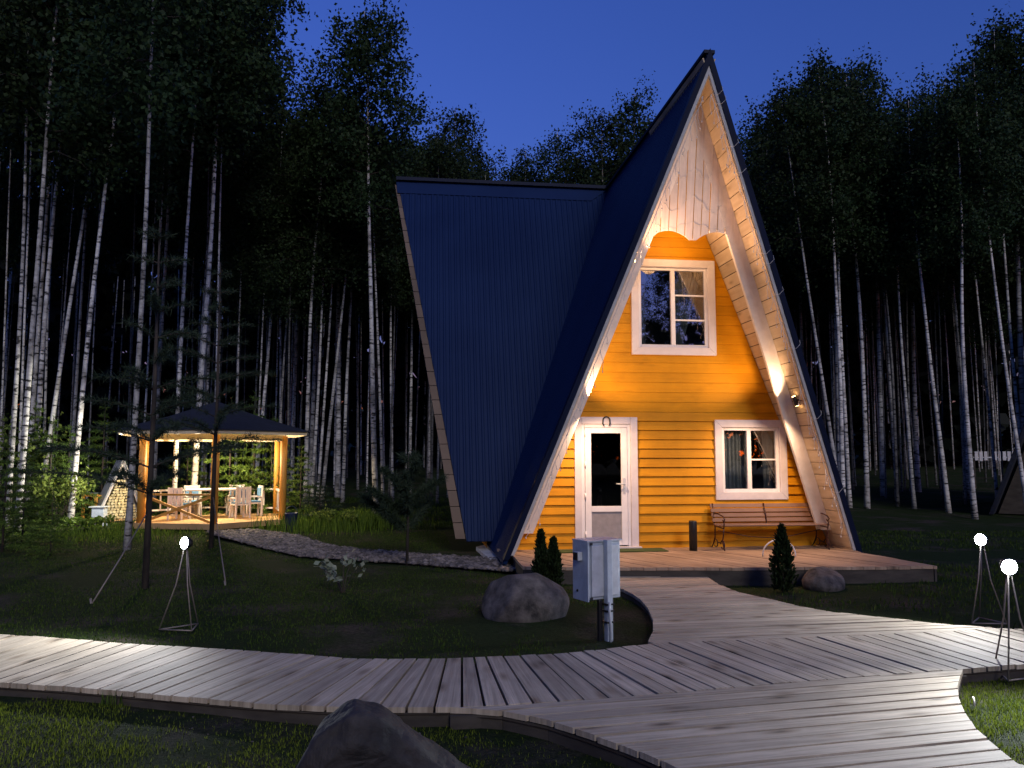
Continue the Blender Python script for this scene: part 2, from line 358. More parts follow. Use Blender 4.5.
# ------------------------------------------------------------------ A-frame house, local frame: x = lateral, y = inward, z
PSI, OX, OY = .125, 2.594, 12.931
HW, HH, OB, OT, S1 = 2.83, 7.362, .70, 2.03, 3.903
ZD = .12
house = empty('a_frame_house', 'tall orange and navy A-frame cabin with a lit gable and blue side wing', 'house', (OX, OY, 0), PSI)
fs = lambda z: -(OB+(OT-OB)*z/HH)
hw = lambda z: HW*(1-z/HH)
def h2w(l, s, z=0): 
    return Vector((OX+l*math.cos(PSI)-s*math.sin(PSI), OY+l*math.sin(PSI)+s*math.cos(PSI), z))
SL = math.hypot(HW, HH)
def corrug(mb, poly, frame, period=.115, hgt=.016, thick=.05):
    """poly in (u, v): u along the ridge, v up the slope; frame(u, v, off) -> 3d"""
    us = [p[0] for p in poly]; u = math.floor(min(us)/period)*period; br = []
    while u < max(us):
        br += [(u, 0), (u+period*.5, 0), (u+period*.62, hgt), (u+period*.88, hgt)]; u += period
    br.append((u, 0))
    for (a, ha), (b, hb) in zip(br, br[1:]):
        P = clip(poly, (1, 0), b); P = clip(P, (-1, 0), -a) if P else []
        if len(P) < 3: continue
        mb.face([frame(p[0], p[1], ha+(hb-ha)*(p[0]-a)/(b-a)) for p in P])
    mb.face([frame(p[0], p[1], -thick) for p in reversed(poly)])
    for i in range(len(poly)):
        a, b = poly[i], poly[(i+1) % len(poly)]
        mb.face([frame(a[0], a[1], -thick), frame(b[0], b[1], -thick), frame(b[0], b[1], 0), frame(a[0], a[1], 0)])
def main_frame(sg):
    nx, nz = sg*HH/SL, HW/SL
    return lambda u, v, off: Vector((sg*HW*(1-v/SL)+nx*off, u, HH*v/SL+nz*off))
BACK = 9.2
for sg in (-1, 1):
    mb = MB(); corrug(mb, [(fs(0), 0), (BACK, 0), (BACK+1.2, SL), (fs(HH), SL)], main_frame(sg)); mb.build('roof', M['navy'], house)
LT, LB, WW = 4.556, 3.24, 2.66
def wing_frame(sg):
    ny, nz = sg*HH/SL, HW/SL
    return lambda u, v, off: Vector((u, S1+sg*WW*(1-v/SL)+ny*off, HH*v/SL+nz*off))
for sg in (-1, 1):
    mb = MB(); corrug(mb, [(-LB, .13), (0.2, .13), (.2, SL), (-LT, SL)], wing_frame(sg), thick=.04); mb.build('wing_roof', M['navy'], house)
# brown plank edge along the wing's rake, and its end wall
wf = wing_frame(-1); mb = MB()
for k in range(26):
    v0, v1 = .18+k*(SL-.25)/26, .18+(k+1)*(SL-.25)/26-.012
    e = lambda v: -LB-(LT-LB)*v/SL
    wdt = lambda v: .16-.09*v/SL
    c = [wf(e(v0)-wdt(v0), v0, -.07), wf(e(v0)+.01, v0, -.07), wf(e(v1)+.01, v1, -.07), wf(e(v1)-wdt(v1), v1, -.07)]
    t = [wf(e(v0)-wdt(v0), v0, -.012), wf(e(v0)+.01, v0, -.012), wf(e(v1)+.01, v1, -.012), wf(e(v1)-wdt(v1), v1, -.012)]
    mb.hexa(c+t)
mb.build('rake_board', M['brown'], house)
mb = MB(); mb.poly([(-HW+.03, BACK-.4, 0), (HW-.03, BACK-.4, 0), (0, BACK-.4, HH-.08)], [(0,1,2),(2,1,0)]); mb.build('back_wall', M['orange'], house)
mb = MB(); mb.poly([(-LB+.35, S1-WW+.02, 0), (-LB+.35, S1+WW-.02, 0), (-LB+.35, S1, HH-.06)], [(0,1,2),(2,1,0)])
mb.v = [(x, y, z) for x, y, z in mb.v]; mb.build('wing_wall', M['orange'], house)
# flat flashing along the wing's ridge
mb = MB(); q = [(-LT+.0, SL-.32), (-.42, SL-.32), (-.05, SL-.02), (-LT-.03, SL-.02)]
mb.hexa([wf(u, v, .0) for u, v in q]+[wf(u, v, .024) for u, v in q]); mb.build('ridge_flashing', M['navy'], house)
# ridge caps
mb = MB(); mb.bar((0, fs(HH)-.01, HH+.035), (0, BACK+1.2, HH+.035), .16, .05); mb.build('ridge_cap', M['navy_trim'], house)
mb = MB(); mb.bar((-LT-.03, S1, HH+.04), (0, S1, HH+.04), .2, .07); mb.build('ridge_cap', M['navy_trim'], house)
# rake edge pieces: prisms in the prow plane, mitred at the ridge
def rake(sg, o0, o1, d0, d1, zb, name, mat, ztop=None):
    """o = distance inward from the roof's outer face, d = depth behind the prow plane"""
    n = Vector((-sg*HH/SL, 0, -HW/SL)); dr = Vector((-sg*HW, -(OT-OB), HH)); p = Vector((sg*HW, fs(0), 0)); c0, c1 = [], []
    for o, d in ((o0, d0), (o1, d0), (o1, d1), (o0, d1)):
        b = p+n*o; b.y = 0; b.y = fs(b.z)+d
        t0 = (zb-b.z)/dr.z; t1 = -b.x/dr.x if ztop is None else (ztop-b.z)/dr.z
        c0.append(b+dr*t0); c1.append(b+dr*t1)
    mb = MB(); mb.hexa(c0+c1) if sg < 0 else mb.hexa(c0[::-1]+c1[::-1]); return mb.build(name, mat, house)
for sg in (-1, 1):
    rake(sg, -.024, .055, -.03, .12, ZD-.06, 'flashing', M['navy_trim'])
    rake(sg, .058, .10, -.012, .16, ZD, 'edge_trim', M['edge'])
    rake(sg, .118, .325, .46, .52, .40, 'beam', M['beam'])
# soffit boards
for sg in (-1, 1):
    fr = main_frame(sg); mb = MB(); BWD = .205
    for k in range(int(SL/BWD)+1):
        v0, v1 = k*BWD+.006, min((k+1)*BWD-.006, SL-.02)
        if v0 < .12: v0 = .13
        if v1 <= v0: continue
        s0, s1 = fs(HH*v0/SL)+.015, fs(HH*v1/SL)+.015
        P = [(s0, v0), (.6, v0), (.6, v1), (s1, v1)]
        q = [fr(a, b, -.095) for a, b in P]+[fr(a, b, -.115) for a, b in P]
        uv = [(a, b) for a, b in P]
        F6 = [(0,1,2,3),(7,6,5,4),(0,4,5,1),(1,5,6,2),(2,6,7,3),(3,7,4,0)]
        mb.poly(q, F6, False, [[uv[i%4] for i in f] for f in F6])
    mb.build('soffit', M['soffit'], house)
    mb = MB(); P = [(fs(0)+.05, .14), (.6, .14), (.6, SL-.03), (fs(HH)+.05, SL-.03)]
    mb.face([fr(a, b, -.088) for a, b in P]); mb.build('soffit_gap_shade', M['seam'], house)
# decorative panel with scalloped bottom, vertical boards
def zbot(l):
    l = abs(l-.03)
    if l < .06: return 4.875
    return 4.875+.13*math.sin(min(1, (l-.06)/.64)*math.pi)**.8*(1 if l < .38 else 1) - (max(0, l-.55)*.35)
PO = .46
mb = MB(); wv = .128; l = -1.0
while l < 1.0:
    a, b = l+.007, l+wv-.007; l += wv; n = 5; bot = []; top = []
    for i in range(n+1):
        x = a+(b-a)*i/n; zt = HH*(1-(abs(x)+.135)/HW)
        if zt > zbot(x)+.02: bot.append((x, zbot(x))); top.append((x, zt))
    if len(bot) < 2: continue
    P = bot+top[::-1]; n = len(P); j = random.uniform(-.004, .004)
    vs = [(x, fs(z)+PO+j, z) for x, z in P]+[(x, fs(z)+PO+.02, z) for x, z in P]
    uv = [(z, x) for x, z in P]
    FF = [tuple(range(n))]+[(i, (i+1)%n, (i+1)%n+n, i+n) for i in range(n)]+[tuple(range(2*n-1, n-1, -1))]
    mb.poly(vs, FF, False, [[uv[q % n] for q in f] for f in FF])
gp = mb.build('gable_panel', M['panel'], house)
mb = MB(); xs = np.linspace(-.98, .98, 60); pts = [(x, zbot(x)+.03) for x in xs if HH*(1-(abs(x)+.14)/HW) > zbot(x)+.05]
P = pts+[(0, HH-.40)]; mb.face([(x, fs(z)+PO+.007, z) for x, z in P]); mb.build('gap_glow', M['gpost'], gp)  # orange sheet stands in for lamplight showing in the board gaps
# front wall: lap siding with openings
OPEN = [(-1.56, -.62, ZD, 2.16), (-.55, .70, 3.33, 4.74), (.82, 1.88, .965, 2.09)]
mb = MB(); z = ZD-.05; inset = .13
while z < HH-.7:
    bh = .149 if z < 2.3 else .162
    z0, z1 = z, min(z+bh, HH-.5); z += bh; out = .036 if z0 < 2.25 else .014
    a0, a1 = hw(z0)-inset, hw(z1)-inset
    if a1 < .03: break
    cuts = sorted([(o[0], o[1]) for o in OPEN if o[2] < (z0+z1)/2 < o[3]]); iv = [];
    x = -9
    for c0, c1 in cuts: iv.append((x, c0)); x = c1
    iv.append((x, 9))
    for xa, xb in iv:
        l0, l1 = max(-a0, xa), max(-a1, xa); r0, r1 = min(a0, xb), min(a1, xb)
        if r0-l0 < .01 or r1-l1 < .005: continue
        q = [(l0, -out, z0), (r0, -out, z0), (r1, -.004, z1-.002), (l1, -.004, z1-.002)]
        uv = [(p[0], p[2]) for p in q]
        mb.poly(q+[(l0, .02, z0), (r0, .02, z0)], [(0,1,2,3), (4,5,1,0)], False, [uv, [uv[0], uv[1], uv[1], uv[0]]])
mb.build('wall', M['orange'], house)
def window(name, l0, l1, z0, z1, tw, split, right_rows, left_curtain, gm='glass'):
    fr = MB()  # trim boards, mitred
    for a, b, c, d in (((l0,z0),(l1,z0),(l1-tw,z0+tw),(l0+tw,z0+tw)), ((l1,z0),(l1,z1),(l1-tw,z1-tw),(l1-tw,z0+tw)), ((l1,z1),(l0,z1),(l0+tw,z1-tw),(l1-tw,z1-tw)), ((l0,z1),(l0,z0),(l0+tw,z0+tw),(l0+tw,z1-tw))):
        c4 = [(p[0], -.055, p[1]) for p in (a,b,c,d)]; c8 = [(p[0], .01, p[1]) for p in (a,b,c,d)]
        g = 0.0015; cx, cz = sum(p[0] for p in c4)/4, sum(p[2] for p in c4)/4
        fr.hexa([p for p in c8]+[p for p in c4])
    w = fr.build(name, M['trim'], house, .006)
    il, ir, ib, it = l0+tw, l1-tw, z0+tw, z1-tw; k = .05; sm = il+(ir-il)*split
    sf = MB()
    for x0, x1, y0, y1 in ((il, il+k, ib, it), (ir-k, ir, ib, it), (il+k+.001, ir-k-.001, ib, ib+k), (il+k+.001, ir-k-.001, it-k, it), (sm-k*.7, sm+k*.7, ib+k, it-k)):
        sf.box(x0, x1, -.012, .05, y0, y1)
    n = right_rows
    for i in range(1, n):
        zz = ib+k+(it-ib-2*k)*i/n; sf.box(sm+k*.7, ir-k, .0, .03, zz-.013, zz+.013)
    sf.build('sash', M['pvc'], w, .004)
    gl = MB(); gl.box(il+k-.005, sm-k*.7+.005, .018, .024, ib+k-.005, it-k+.005); gl.build('pane', M[gm], w)
    gl = MB(); gl.box(sm+k*.7-.005, ir-k+.005, .016, .022, ib+k-.005, it-k+.005); gl.build('pane', M[gm], w)
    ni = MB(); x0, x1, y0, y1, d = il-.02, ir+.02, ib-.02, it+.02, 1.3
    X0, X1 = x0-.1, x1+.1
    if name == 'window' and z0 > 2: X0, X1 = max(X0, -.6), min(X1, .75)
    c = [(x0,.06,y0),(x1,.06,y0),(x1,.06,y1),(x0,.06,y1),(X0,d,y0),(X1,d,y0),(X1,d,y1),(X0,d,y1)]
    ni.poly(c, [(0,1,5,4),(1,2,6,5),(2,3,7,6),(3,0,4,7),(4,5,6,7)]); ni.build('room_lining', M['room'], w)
    def curtain(xa, xb, taper=0):
        cu = MB(); nn = 40; vs = []
        for j in range(7):
            tz = j/6; zz = it-(it-ib)*tz
            for i in range(nn+1):
                u = i/nn; x = xa+(xb-xa)*u*(1-taper*tz)
                vs.append((x, .17+.025*math.sin(u*nn*1.15+.3*math.sin(tz*3))+.01*math.sin(u*9), zz))
        cu.poly(vs, [(j*(nn+1)+i, j*(nn+1)+i+1, (j+1)*(nn+1)+i+1, (j+1)*(nn+1)+i) for j in range(6) for i in range(nn)], True)
        cu.build('curtain', M['curtain'], w)
    for cc in left_curtain: curtain(il+(ir-il)*cc[0], il+(ir-il)*cc[1], cc[2])
    return w
window('window', -.643, .795, 3.243, 4.839, .125, .50, 3, [(.0,.16,.1), (.55,1.0,.75)])
window('window', .731, 1.968, .875, 2.182, .125, .48, 2, [(.02,.5,0), (.80,1.0,.2)])
# door
dl, dr, dt = -1.611, -.574, 2.216; tw = .115
mb = MB(); mb.box(dl, dl+tw, -.055, .01, ZD, dt); mb.box(dr-tw, dr, -.055, .01, ZD, dt); mb.box(dl+tw+.001, dr-tw-.001, -.053, .01, dt-tw, dt)
door = mb.build('door', M['trim'], house, .006)
a, b, t = dl+tw+.002, dr-tw-.002, dt-tw-.002
mb = MB()
for q in ((a, a+.05, ZD, t), (b-.05, b, ZD, t), (a+.051, b-.051, t-.05, t)): mb.box(q[0], q[1], -.03, .05, q[2], q[3])
mb.build('frame', M['pvc'], door, .004)
a2, b2, t2 = a+.055, b-.055, t-.055; zl = ZD+.05
mb = MB()
for q in ((a2, a2+.10, zl, t2), (b2-.10, b2, zl, t2), (a2+.101, b2-.101, t2-.09, t2), (a2+.101, b2-.101, .70, .79), (a2+.101, b2-.101, zl, zl+.10)): mb.box(q[0], q[1], -.04, .04, q[2], q[3])
mb.build('leaf', M['pvc'], door, .005)
mb = MB(); mb.box(a2+.095, b2-.095, -.012, -.006, .785, t2-.085); mb.build('pane', M['dglass'], door)
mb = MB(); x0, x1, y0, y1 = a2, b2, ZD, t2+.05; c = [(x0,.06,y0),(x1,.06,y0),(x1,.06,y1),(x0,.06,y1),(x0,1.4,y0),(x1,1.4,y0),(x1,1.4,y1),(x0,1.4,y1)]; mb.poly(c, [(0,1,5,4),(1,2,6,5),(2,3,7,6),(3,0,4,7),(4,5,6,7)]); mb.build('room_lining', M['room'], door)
mb = MB(); mb.box(a2+.095, b2-.095, -.02, .0, zl+.095, .705); mb.build('lower_panel', M['gpanel'], door)
mb = MB(); mb.box(b2-.075, b2-.045, -.056, -.041, 1.0, 1.24); mb.tube([(b2-.06,-.056,1.14),(b2-.06,-.10,1.14),(b2-.075,-.105,1.14),(b2-.20,-.10,1.145)], .010); mb.build('handle', M['steel2'], door)
for zz in (.35, .95, 1.45, 1.95):
    mb = MB(); mb.tube([(a+.055,-.05,zz-.045),(a+.055,-.05,zz+.045)], .013); mb.build('hinge', M['pvc'], door)
mb = MB(); mb.box(dl-.02, dr+.02, -.16, -.058, ZD, ZD+.035); mb.build('threshold', M['trim'], door)
# horseshoe above the door
hs = MB(); hs.tube([(-1.09+.062*math.cos(w)*(1 if abs(math.sin(w))>.2 else .92), -.066, 2.135+.085*math.sin(w)) for w in np.linspace(R(-50), R(230), 16)], [.009+.003*math.sin(i/15*math.pi) for i in range(16)], 6)
hso = hs.build('horseshoe', M['black']); hso.location = (OX, OY, 0); hso.rotation_euler.z = PSI; tag(hso, 'small dark horseshoe nailed on the white trim above the cabin door', 'horseshoe')
# soffit spotlights (one on each slope, beaming up and down) and a lamp behind the gable panel
for sg in (-1, 1):
    fr = main_frame(sg); v = SL*2.50/HH; sc = fs(2.5)+(.25 if sg > 0 else .38); base = fr(sc, v, -.115); dirv = Vector((-sg*HW, 0, HH)).normalized(); nin = Vector((-sg*HH/SL, 0, -HW/SL))
    c = base+nin*(.055 if sg > 0 else .02); fr_ = .034 if sg > 0 else .018
    mb = MB(); mb.tube([c-dirv*.075, c+dirv*.075], fr_, 14); mb.tube([base, c], .014, 8); fx = mb.build('spotlight', M['black'], house)
    for d in (-1, 1):
        mb = MB(); mb.tube([c+dirv*d*.0755, c+dirv*d*.079], fr_*.8, 12); mb.build('lens', M['warm'], fx)
    c = base+nin*.055; up = c+dirv*.10+nin*.20; dn = c-dirv*.10+nin*.24
    light('spot_up', 'SPOT', up, 88, (1,.62,.36), house, .03, 125, up+dirv+nin*.30+Vector((0,.40,0)), .8)
    light('spot_down', 'SPOT', dn, 142, (1,.62,.36), house, .03, 140, dn-dirv*.9+nin*.75+Vector((0,.30,0)), .8)
fr = main_frame(-1); c = fr(fs(4.5)+.10, SL*4.5/HH, -.135)
mb = MB(); mb.tube([c+Vector((-.03,0,.01)), c+Vector((.0,0,.0))], .028, 12); fx = mb.build('spotlight', M['black'], house)
mb = MB(); mb.tube([c+Vector((.001,0,0)), c+Vector((.006,0,0))], .022, 12); mb.build('lens', M['warm'], fx)
light('spot_across', 'SPOT', c+Vector((.03,0,.0)), 150, (1,.56,.30), house, .03, 112, c+Vector((1.0,-.30,.95)), .8)
mb = MB(); mb.lathe([(.0,.0),(.05,.0),(.055,.05),(.02,.09),(0,.09)], (0, -.72, 5.12)); gl_ = mb.build('gable_lamp', M['warm'], house)
mb = MB(); mb.tube([(0,-.72,5.2),(0,-.72,6.75)], .008); mb.build('cord', M['black'], gl_)
light('gable_light', 'POINT', (0, -.74, 5.05), 24, (1,.62,.34), house, .06)
# dark plinth under the walls
mb = MB(); mb.box(-HW+.2, HW-.2, .03, BACK, -.15, ZD-.01); mb.build('plinth', M['skirt'], house)
# terrace
T = [px(511,553.5,ZD), px(523,566.5,ZD), px(620,567.5,ZD), px(760,567.5,ZD), px(937,566,ZD), px(862,552.5,ZD)]
wa, wb = h2w(HW, .2), h2w(-HW, .2); T += [(wa.x, wa.y), (wb.x, wb.y)]
bw = MB(); TH = .04
strips(T, (-math.sin(PSI+.45), math.cos(PSI+.45)), .14, .008, (OX, OY), ZD)
deck = tag(bw.build('terrace_deck', M['hdeck']), kind='structure', label='low timber terrace in front of the cabin')
sk = MB()
for i in range(len(T)-2):
    a, b = T[i], T[i+1]; e = unit(a, b); n = (-e[1], e[0]); q = [(a[0]+n[0]*.04, a[1]+n[1]*.04), (a[0]+n[0]*.012, a[1]+n[1]*.012), (b[0]+n[0]*.012, b[1]+n[1]*.012), (b[0]+n[0]*.04, b[1]+n[1]*.04)]
    sk.hexa([(x, y, -.2) for x, y in q]+[(x, y, ZD-.043) for x, y in q])
sk.build('fascia', M['skirt'], deck)
# fairy-light cables along the rake (unlit)
sl_ = empty('string_lights', 'unlit icicle string lights draped along the cabin gable edges and panel', 'string lights', (OX, OY, 0), PSI)
def strand(pts, r=.0045): 
    m_ = MB(); m_.tube(pts, r, 5); return m_
for sg in (-1, 1):
    mb = MB(); pts = []; z = .5
    r_ = random.Random(5+sg)
    while z < 6.9:
        l = sg*(hw(z)-.155); p = Vector((l, fs(z)-.02+.04*r_.random(), z-.03*r_.random())); pts.append(p)
        if r_.random() < .75:
            L_ = r_.uniform(.06, .3); q = p+Vector((r_.uniform(-.03,.03), r_.uniform(-.02,.02), -L_))
            mb.tube([p, (p+q)/2+Vector((r_.uniform(-.03,.03),0,0)), q], .0035, 4); mb.tube([q, q-Vector((0,0,.03))], .008, 5)
        if sg > 0 and r_.random() < .10:
            q = p+Vector((.10, -.05, .05)); mb.tube([p, p+Vector((.09,-.06,-.02)), q+Vector((.06,0,.0)), q+Vector((.05,0,.06))], .003, 4)
        z += r_.uniform(.07, .16)
    mb.tube(pts, .005, 5); mb.build('strand', M['cable'], sl_)
for zz, amp in ((5.08,.07), (5.40,.16), (5.85,.10)):
    mb = MB(); wd = hw(zz)-.30; pts = []
    for i in range(25):
        u = -1+i/12; z = zz+amp*math.cos(u*math.pi*1.5)*.7+.02*math.sin(i*1.7); pts.append((u*wd, fs(z)+PO-.006, z))
    mb.tube(pts, .0025, 5); mb.build('strand', M['cable'], sl_)
# ------------------------------------------------------------------ ground
def soilmat():
    m, nt, b = newmat('lawn_and_soil'); L = nt.links.new
    mp = coords(nt, (1,1,1)); n = N(nt, 'ShaderNodeTexNoise', Scale=.9, Detail=8, Roughness=.65); L(mp.outputs[0], n.inputs['Vector'])
    n2 = N(nt, 'ShaderNodeTexNoise', Scale=28, Detail=6, Roughness=.7); L(mp.outputs[0], n2.inputs['Vector'])
    r1 = ramp(nt, [(.35, (.022,.018,.014)), (.7, (.11,.088,.068))]); L(n2.outputs['Fac'], r1.inputs[0])
    r2 = ramp(nt, [(.3, (.010,.020,.004)), (.7, (.028,.046,.009))]); L(n2.outputs['Fac'], r2.inputs[0])
    rm = ramp(nt, [(.36, (0,0,0)), (.50, (1,1,1))]); L(n.outputs['Fac'], rm.inputs[0])
    mx = N(nt, 'ShaderNodeMix', data_type='RGBA'); L(rm.outputs[0], mx.inputs[0]); L(r1.outputs[0], mx.inputs[6]); L(r2.outputs[0], mx.inputs[7])
    L(mx.outputs[2], b.inputs['Base Color']); b.inputs['Roughness'].default_value = .95; b.inputs['Specular IOR Level'].default_value = .15
    bn = N(nt, 'ShaderNodeBump', Strength=.9, Distance=.05); L(n2.outputs['Fac'], bn.inputs['Height']); L(bn.outputs[0], b.inputs['Normal']); return m
M['soil'] = soilmat()
def gz(x, y):
    x = np.asarray(x, float); y = np.asarray(y, float)
    k = np.clip((y-6)/16, 0, 1)
    return GZ+.025*fbm(x, y, 1.1, 3)+k*.10*fbm(x, y, .35, 4)*np.clip((y-14)/6, 0, 1)+np.clip((y-22)/40, 0, 1)**1.2*1.1+np.clip((y-74)/60, 0, 1)*9
def gzs(x, y): return float(gz(x, y))
xs = np.concatenate([np.linspace(-400,-45,12), np.linspace(-42,-12.5,50), np.linspace(-12,12,160), np.linspace(12.5,42,50), np.linspace(45,400,12)])
ys = np.concatenate([np.linspace(-300,-12,12), np.linspace(-11,1,20), np.linspace(1.2,14,110), np.linspace(14.3,45,90), np.linspace(47,400,14)])
X, Y = np.meshgrid(xs, ys); Z = gz(X, Y); nx = len(xs); V = np.stack([X.ravel(), Y.ravel(), Z.ravel()], 1)
i, j = np.meshgrid(np.arange(nx-1), np.arange(len(ys)-1)); q = (j*nx+i).ravel()
gme = npmesh('ground', V, np.stack([q, q+1, q+nx+1, q+nx], 1), M['soil'], 4); gme.polygons.foreach_set('use_smooth', [True]*len(gme.polygons))
tag(link(bpy.data.objects.new('ground', gme)), kind='structure', label='dark lawn and bare soil around the cabin')
# gravel walk to the gazebo
GR = [px(*p, GZ+.01) for p in [(205,533),(256,531.5),(300,538),(327,547),(369,553),(430,557),(480,560),(515,563),(524,570),(512,574),(480,571.5),(404,565.5),(342,561.5),(300,558.5),(270,551.5),(240,543.5),(222,539)]]
def scatter(poly, n, r):
    P = np.array(poly); lo, hi = P.min(0), P.max(0); o = []
    while len(o) < n:
        q = r.uniform(lo, hi, (n*3, 2)); q = q[inpoly(q[:,0], q[:,1], poly)]; o = q if len(o) == 0 else np.concatenate([o, q])
    return o[:n]
mb = MB(); mb.face([(x, y, GZ+.045) for x, y in GR]); gp_ = tag(mb.build('gravel_path', M['pebble']), kind='structure', label='gravel walk from the cabin to the gazebo')
pq = scatter(GR, 4200, rng)
ico = [(0,0,1),(.89,0,.45),(.28,.85,.45),(-.72,.53,.45),(-.72,-.53,.45),(.28,-.85,.45),(.72,.53,-.45),(-.28,.85,-.45),(-.89,0,-.45),(-.28,-.85,-.45),(.72,-.53,-.45),(0,0,-1)]
icf = [(0,1,2),(0,2,3),(0,3,4),(0,4,5),(0,5,1),(1,6,2),(2,7,3),(3,8,4),(4,9,5),(5,10,1),(2,6,7),(3,7,8),(4,8,9),(5,9,10),(1,10,6),(6,11,7),(7,11,8),(8,11,9),(9,11,10),(10,11,6)]
ico = np.array(ico); icf = np.array(icf)
def stones(P, z, r0, r1):
    n = len(P); sc = rng.uniform(r0, r1, (n,1,1))*rng.uniform(.6, 1.25, (n,1,3))*np.array([1,1,.6]); a = rng.uniform(0, 6.28, n)
    b = ico[None]*sc*rng.uniform(.85,1.15,(n,12,3)); c, s = np.cos(a)[:,None], np.sin(a)[:,None]
    v = np.stack([b[:,:,0]*c-b[:,:,1]*s+P[:,0,None], b[:,:,0]*s+b[:,:,1]*c+P[:,1,None], b[:,:,2]+np.broadcast_to(z, n)[:,None]], 2)
    return v.reshape(-1,3), (icf[None]+12*np.arange(n)[:,None,None]).reshape(-1,3)
V, Fc = stones(pq, GZ+.055, .025, .062)
go = link(bpy.data.objects.new('gravel', npmesh('gravel', V, Fc, M['pebble'], 3))); tag(go, 'loose grey pebbles covering the walk to the gazebo', 'gravel', kind='stuff')
# grass
HOUSE = [tuple(h2w(l, s)[:2]) for l, s in ((-HW-.05,-.8),(HW+.1,-.8),(HW+.1,BACK),(-HW,BACK),(-HW,S1+WW+.2),(-LB-.2,S1+WW),(-LB-.2,S1-WW-.1),(-HW,S1-WW-.2))]
def free(x, y):
    m = np.ones(len(x), bool)
    for P in (A_out, B_out, C_out, T, GR, HOUSE): m &= ~inpoly(x, y, P)
    return m
def blades(P, h0, h1, w, r, lean=.45, z=None):
    n = len(P); a = r.uniform(0, 6.28, n); h = r.uniform(h0, h1, n); b = r.uniform(0, 6.28, n); le = h*r.uniform(.1, lean, n)
    dx, dy = np.cos(a)*w*.5, np.sin(a)*w*.5; zz = gz(P[:,0], P[:,1])-.008 if z is None else z
    lx, ly = np.cos(b)*le, np.sin(b)*le; x, y = P[:,0], P[:,1]
    v = np.stack([np.stack([x-dx, y-dy, zz], 1), np.stack([x+dx, y+dy, zz], 1), np.stack([x+dx*.7+lx*.35, y+dy*.7+ly*.35, zz+h*.6], 1), np.stack([x+lx, y+ly, zz+h], 1), np.stack([x-dx*.7+lx*.35, y-dy*.7+ly*.35, zz+h*.6], 1)], 1)
    return v.reshape(-1,3), np.arange(n*5).reshape(n,5)
def lawn(name, label, n, x0, x1, y0, y1, h0, h1, w, thr, sc, seed, mat, soft=.35):
    r = np.random.default_rng(seed); P = np.stack([r.uniform(x0, x1, n), r.uniform(y0, y1, n)], 1)
    d = fbm(P[:,0], P[:,1], sc, seed)+.55*fbm(P[:,0], P[:,1], sc*4.3, seed+100); keep = d+r.uniform(-soft, soft, n) > thr; P = P[keep]; P = P[free(P[:,0], P[:,1])]
    V, Fc = blades(P, h0, h1, w, r); return tag(link(bpy.data.objects.new(name, npmesh(name, V, Fc, mat, 5))), label, 'grass', kind='stuff')
lawn('grass', 'patchy short grass and soil in front of the boardwalk', 90000, -4.6, 2.2, 2.4, 5.7,   .010, .038, .006, .22, 1.6, 17, M['grass'], .22)
lawn('grass', 'sparse short blades on the bare soil in front of the boardwalk', 14000, -4.6, 2.3, 2.6, 5.6, .01, .035, .005, -9, 1.6, 41, M['grass'])
lawn('grass', 'bright patch of grass at the lower left corner', 36000, -4.6, -1.75, 2.8, 5.6,   .010, .042, .006, .05, 2.2, 33, M['grass'], .25)
lawn('grass', 'bright grass inside the bend of the boardwalk by the nearest lamp', 80000, 2.6, 6.2, 3.0, 6.6, .010, .042, .006, -.20, 2.4, 12, M['grass'])
lawn('grass', 'dark mown lawn between boardwalk, gravel walk and cabin', 150000, -9, 3.2, 6.2, 18.5, .012, .042, .010, -.35, 1.2, 13, M['lawn'])
lawn('grass', 'thin dark grass right of the terrace', 40000, 3, 14, 7.2, 18, .02, .07, .014, -.1, 1.2, 14, M['lawn'])
lawn('grass', 'rough grass at the foot of the wood', 70000, -24, 2, 18.5, 30, .03, .11, .016, .0, .7, 15, M['lawn'])
def patch(name, label, u, v, rx, ry, n, h0, h1, mat, seed, w=.012):
    r = np.random.default_rng(seed); c = px(u, v, GZ); P = r.normal(0, 1, (n,2))*np.array([rx, ry])+np.array(c); P = P[free(P[:,0], P[:,1])]
    V, Fc = blades(P, h0, h1, w, r, .5); return tag(link(bpy.data.objects.new(name, npmesh(name, V, Fc, mat, 5))), label, 'grass', kind='stuff')
patch('tall_grass', 'tall lit grass in a clump right of the gazebo', 343, 524, .75, 1.2, 4200, .15, .5, M['tallgrass'], 21, .016)
patch('tall_grass', 'bright low grass beside the woodshed', 84, 536, 1.2, .8, 2600, .05, .16, M['tallgrass'], 22, .016)
patch('tall_grass', 'green tuft at the lawn edge in front of the boardwalk', 118, 705, .05, .05, 160, .05, .12, M['tallgrass'], 23, .006)
q = np.stack([rng.uniform(-4.2, 2.2, 260), rng.uniform(2.6, 5.5, 260)], 1); q = q[free(q[:,0], q[:,1])]; V, Fc = stones(q, gz(q[:,0], q[:,1])+.002, .004, .012)
tag(link(bpy.data.objects.new('pebbles', npmesh('pebbles', V, Fc, M['rock'], 3))), 'small stones lying on the bare soil in front of the boardwalk', 'pebbles', kind='stuff')
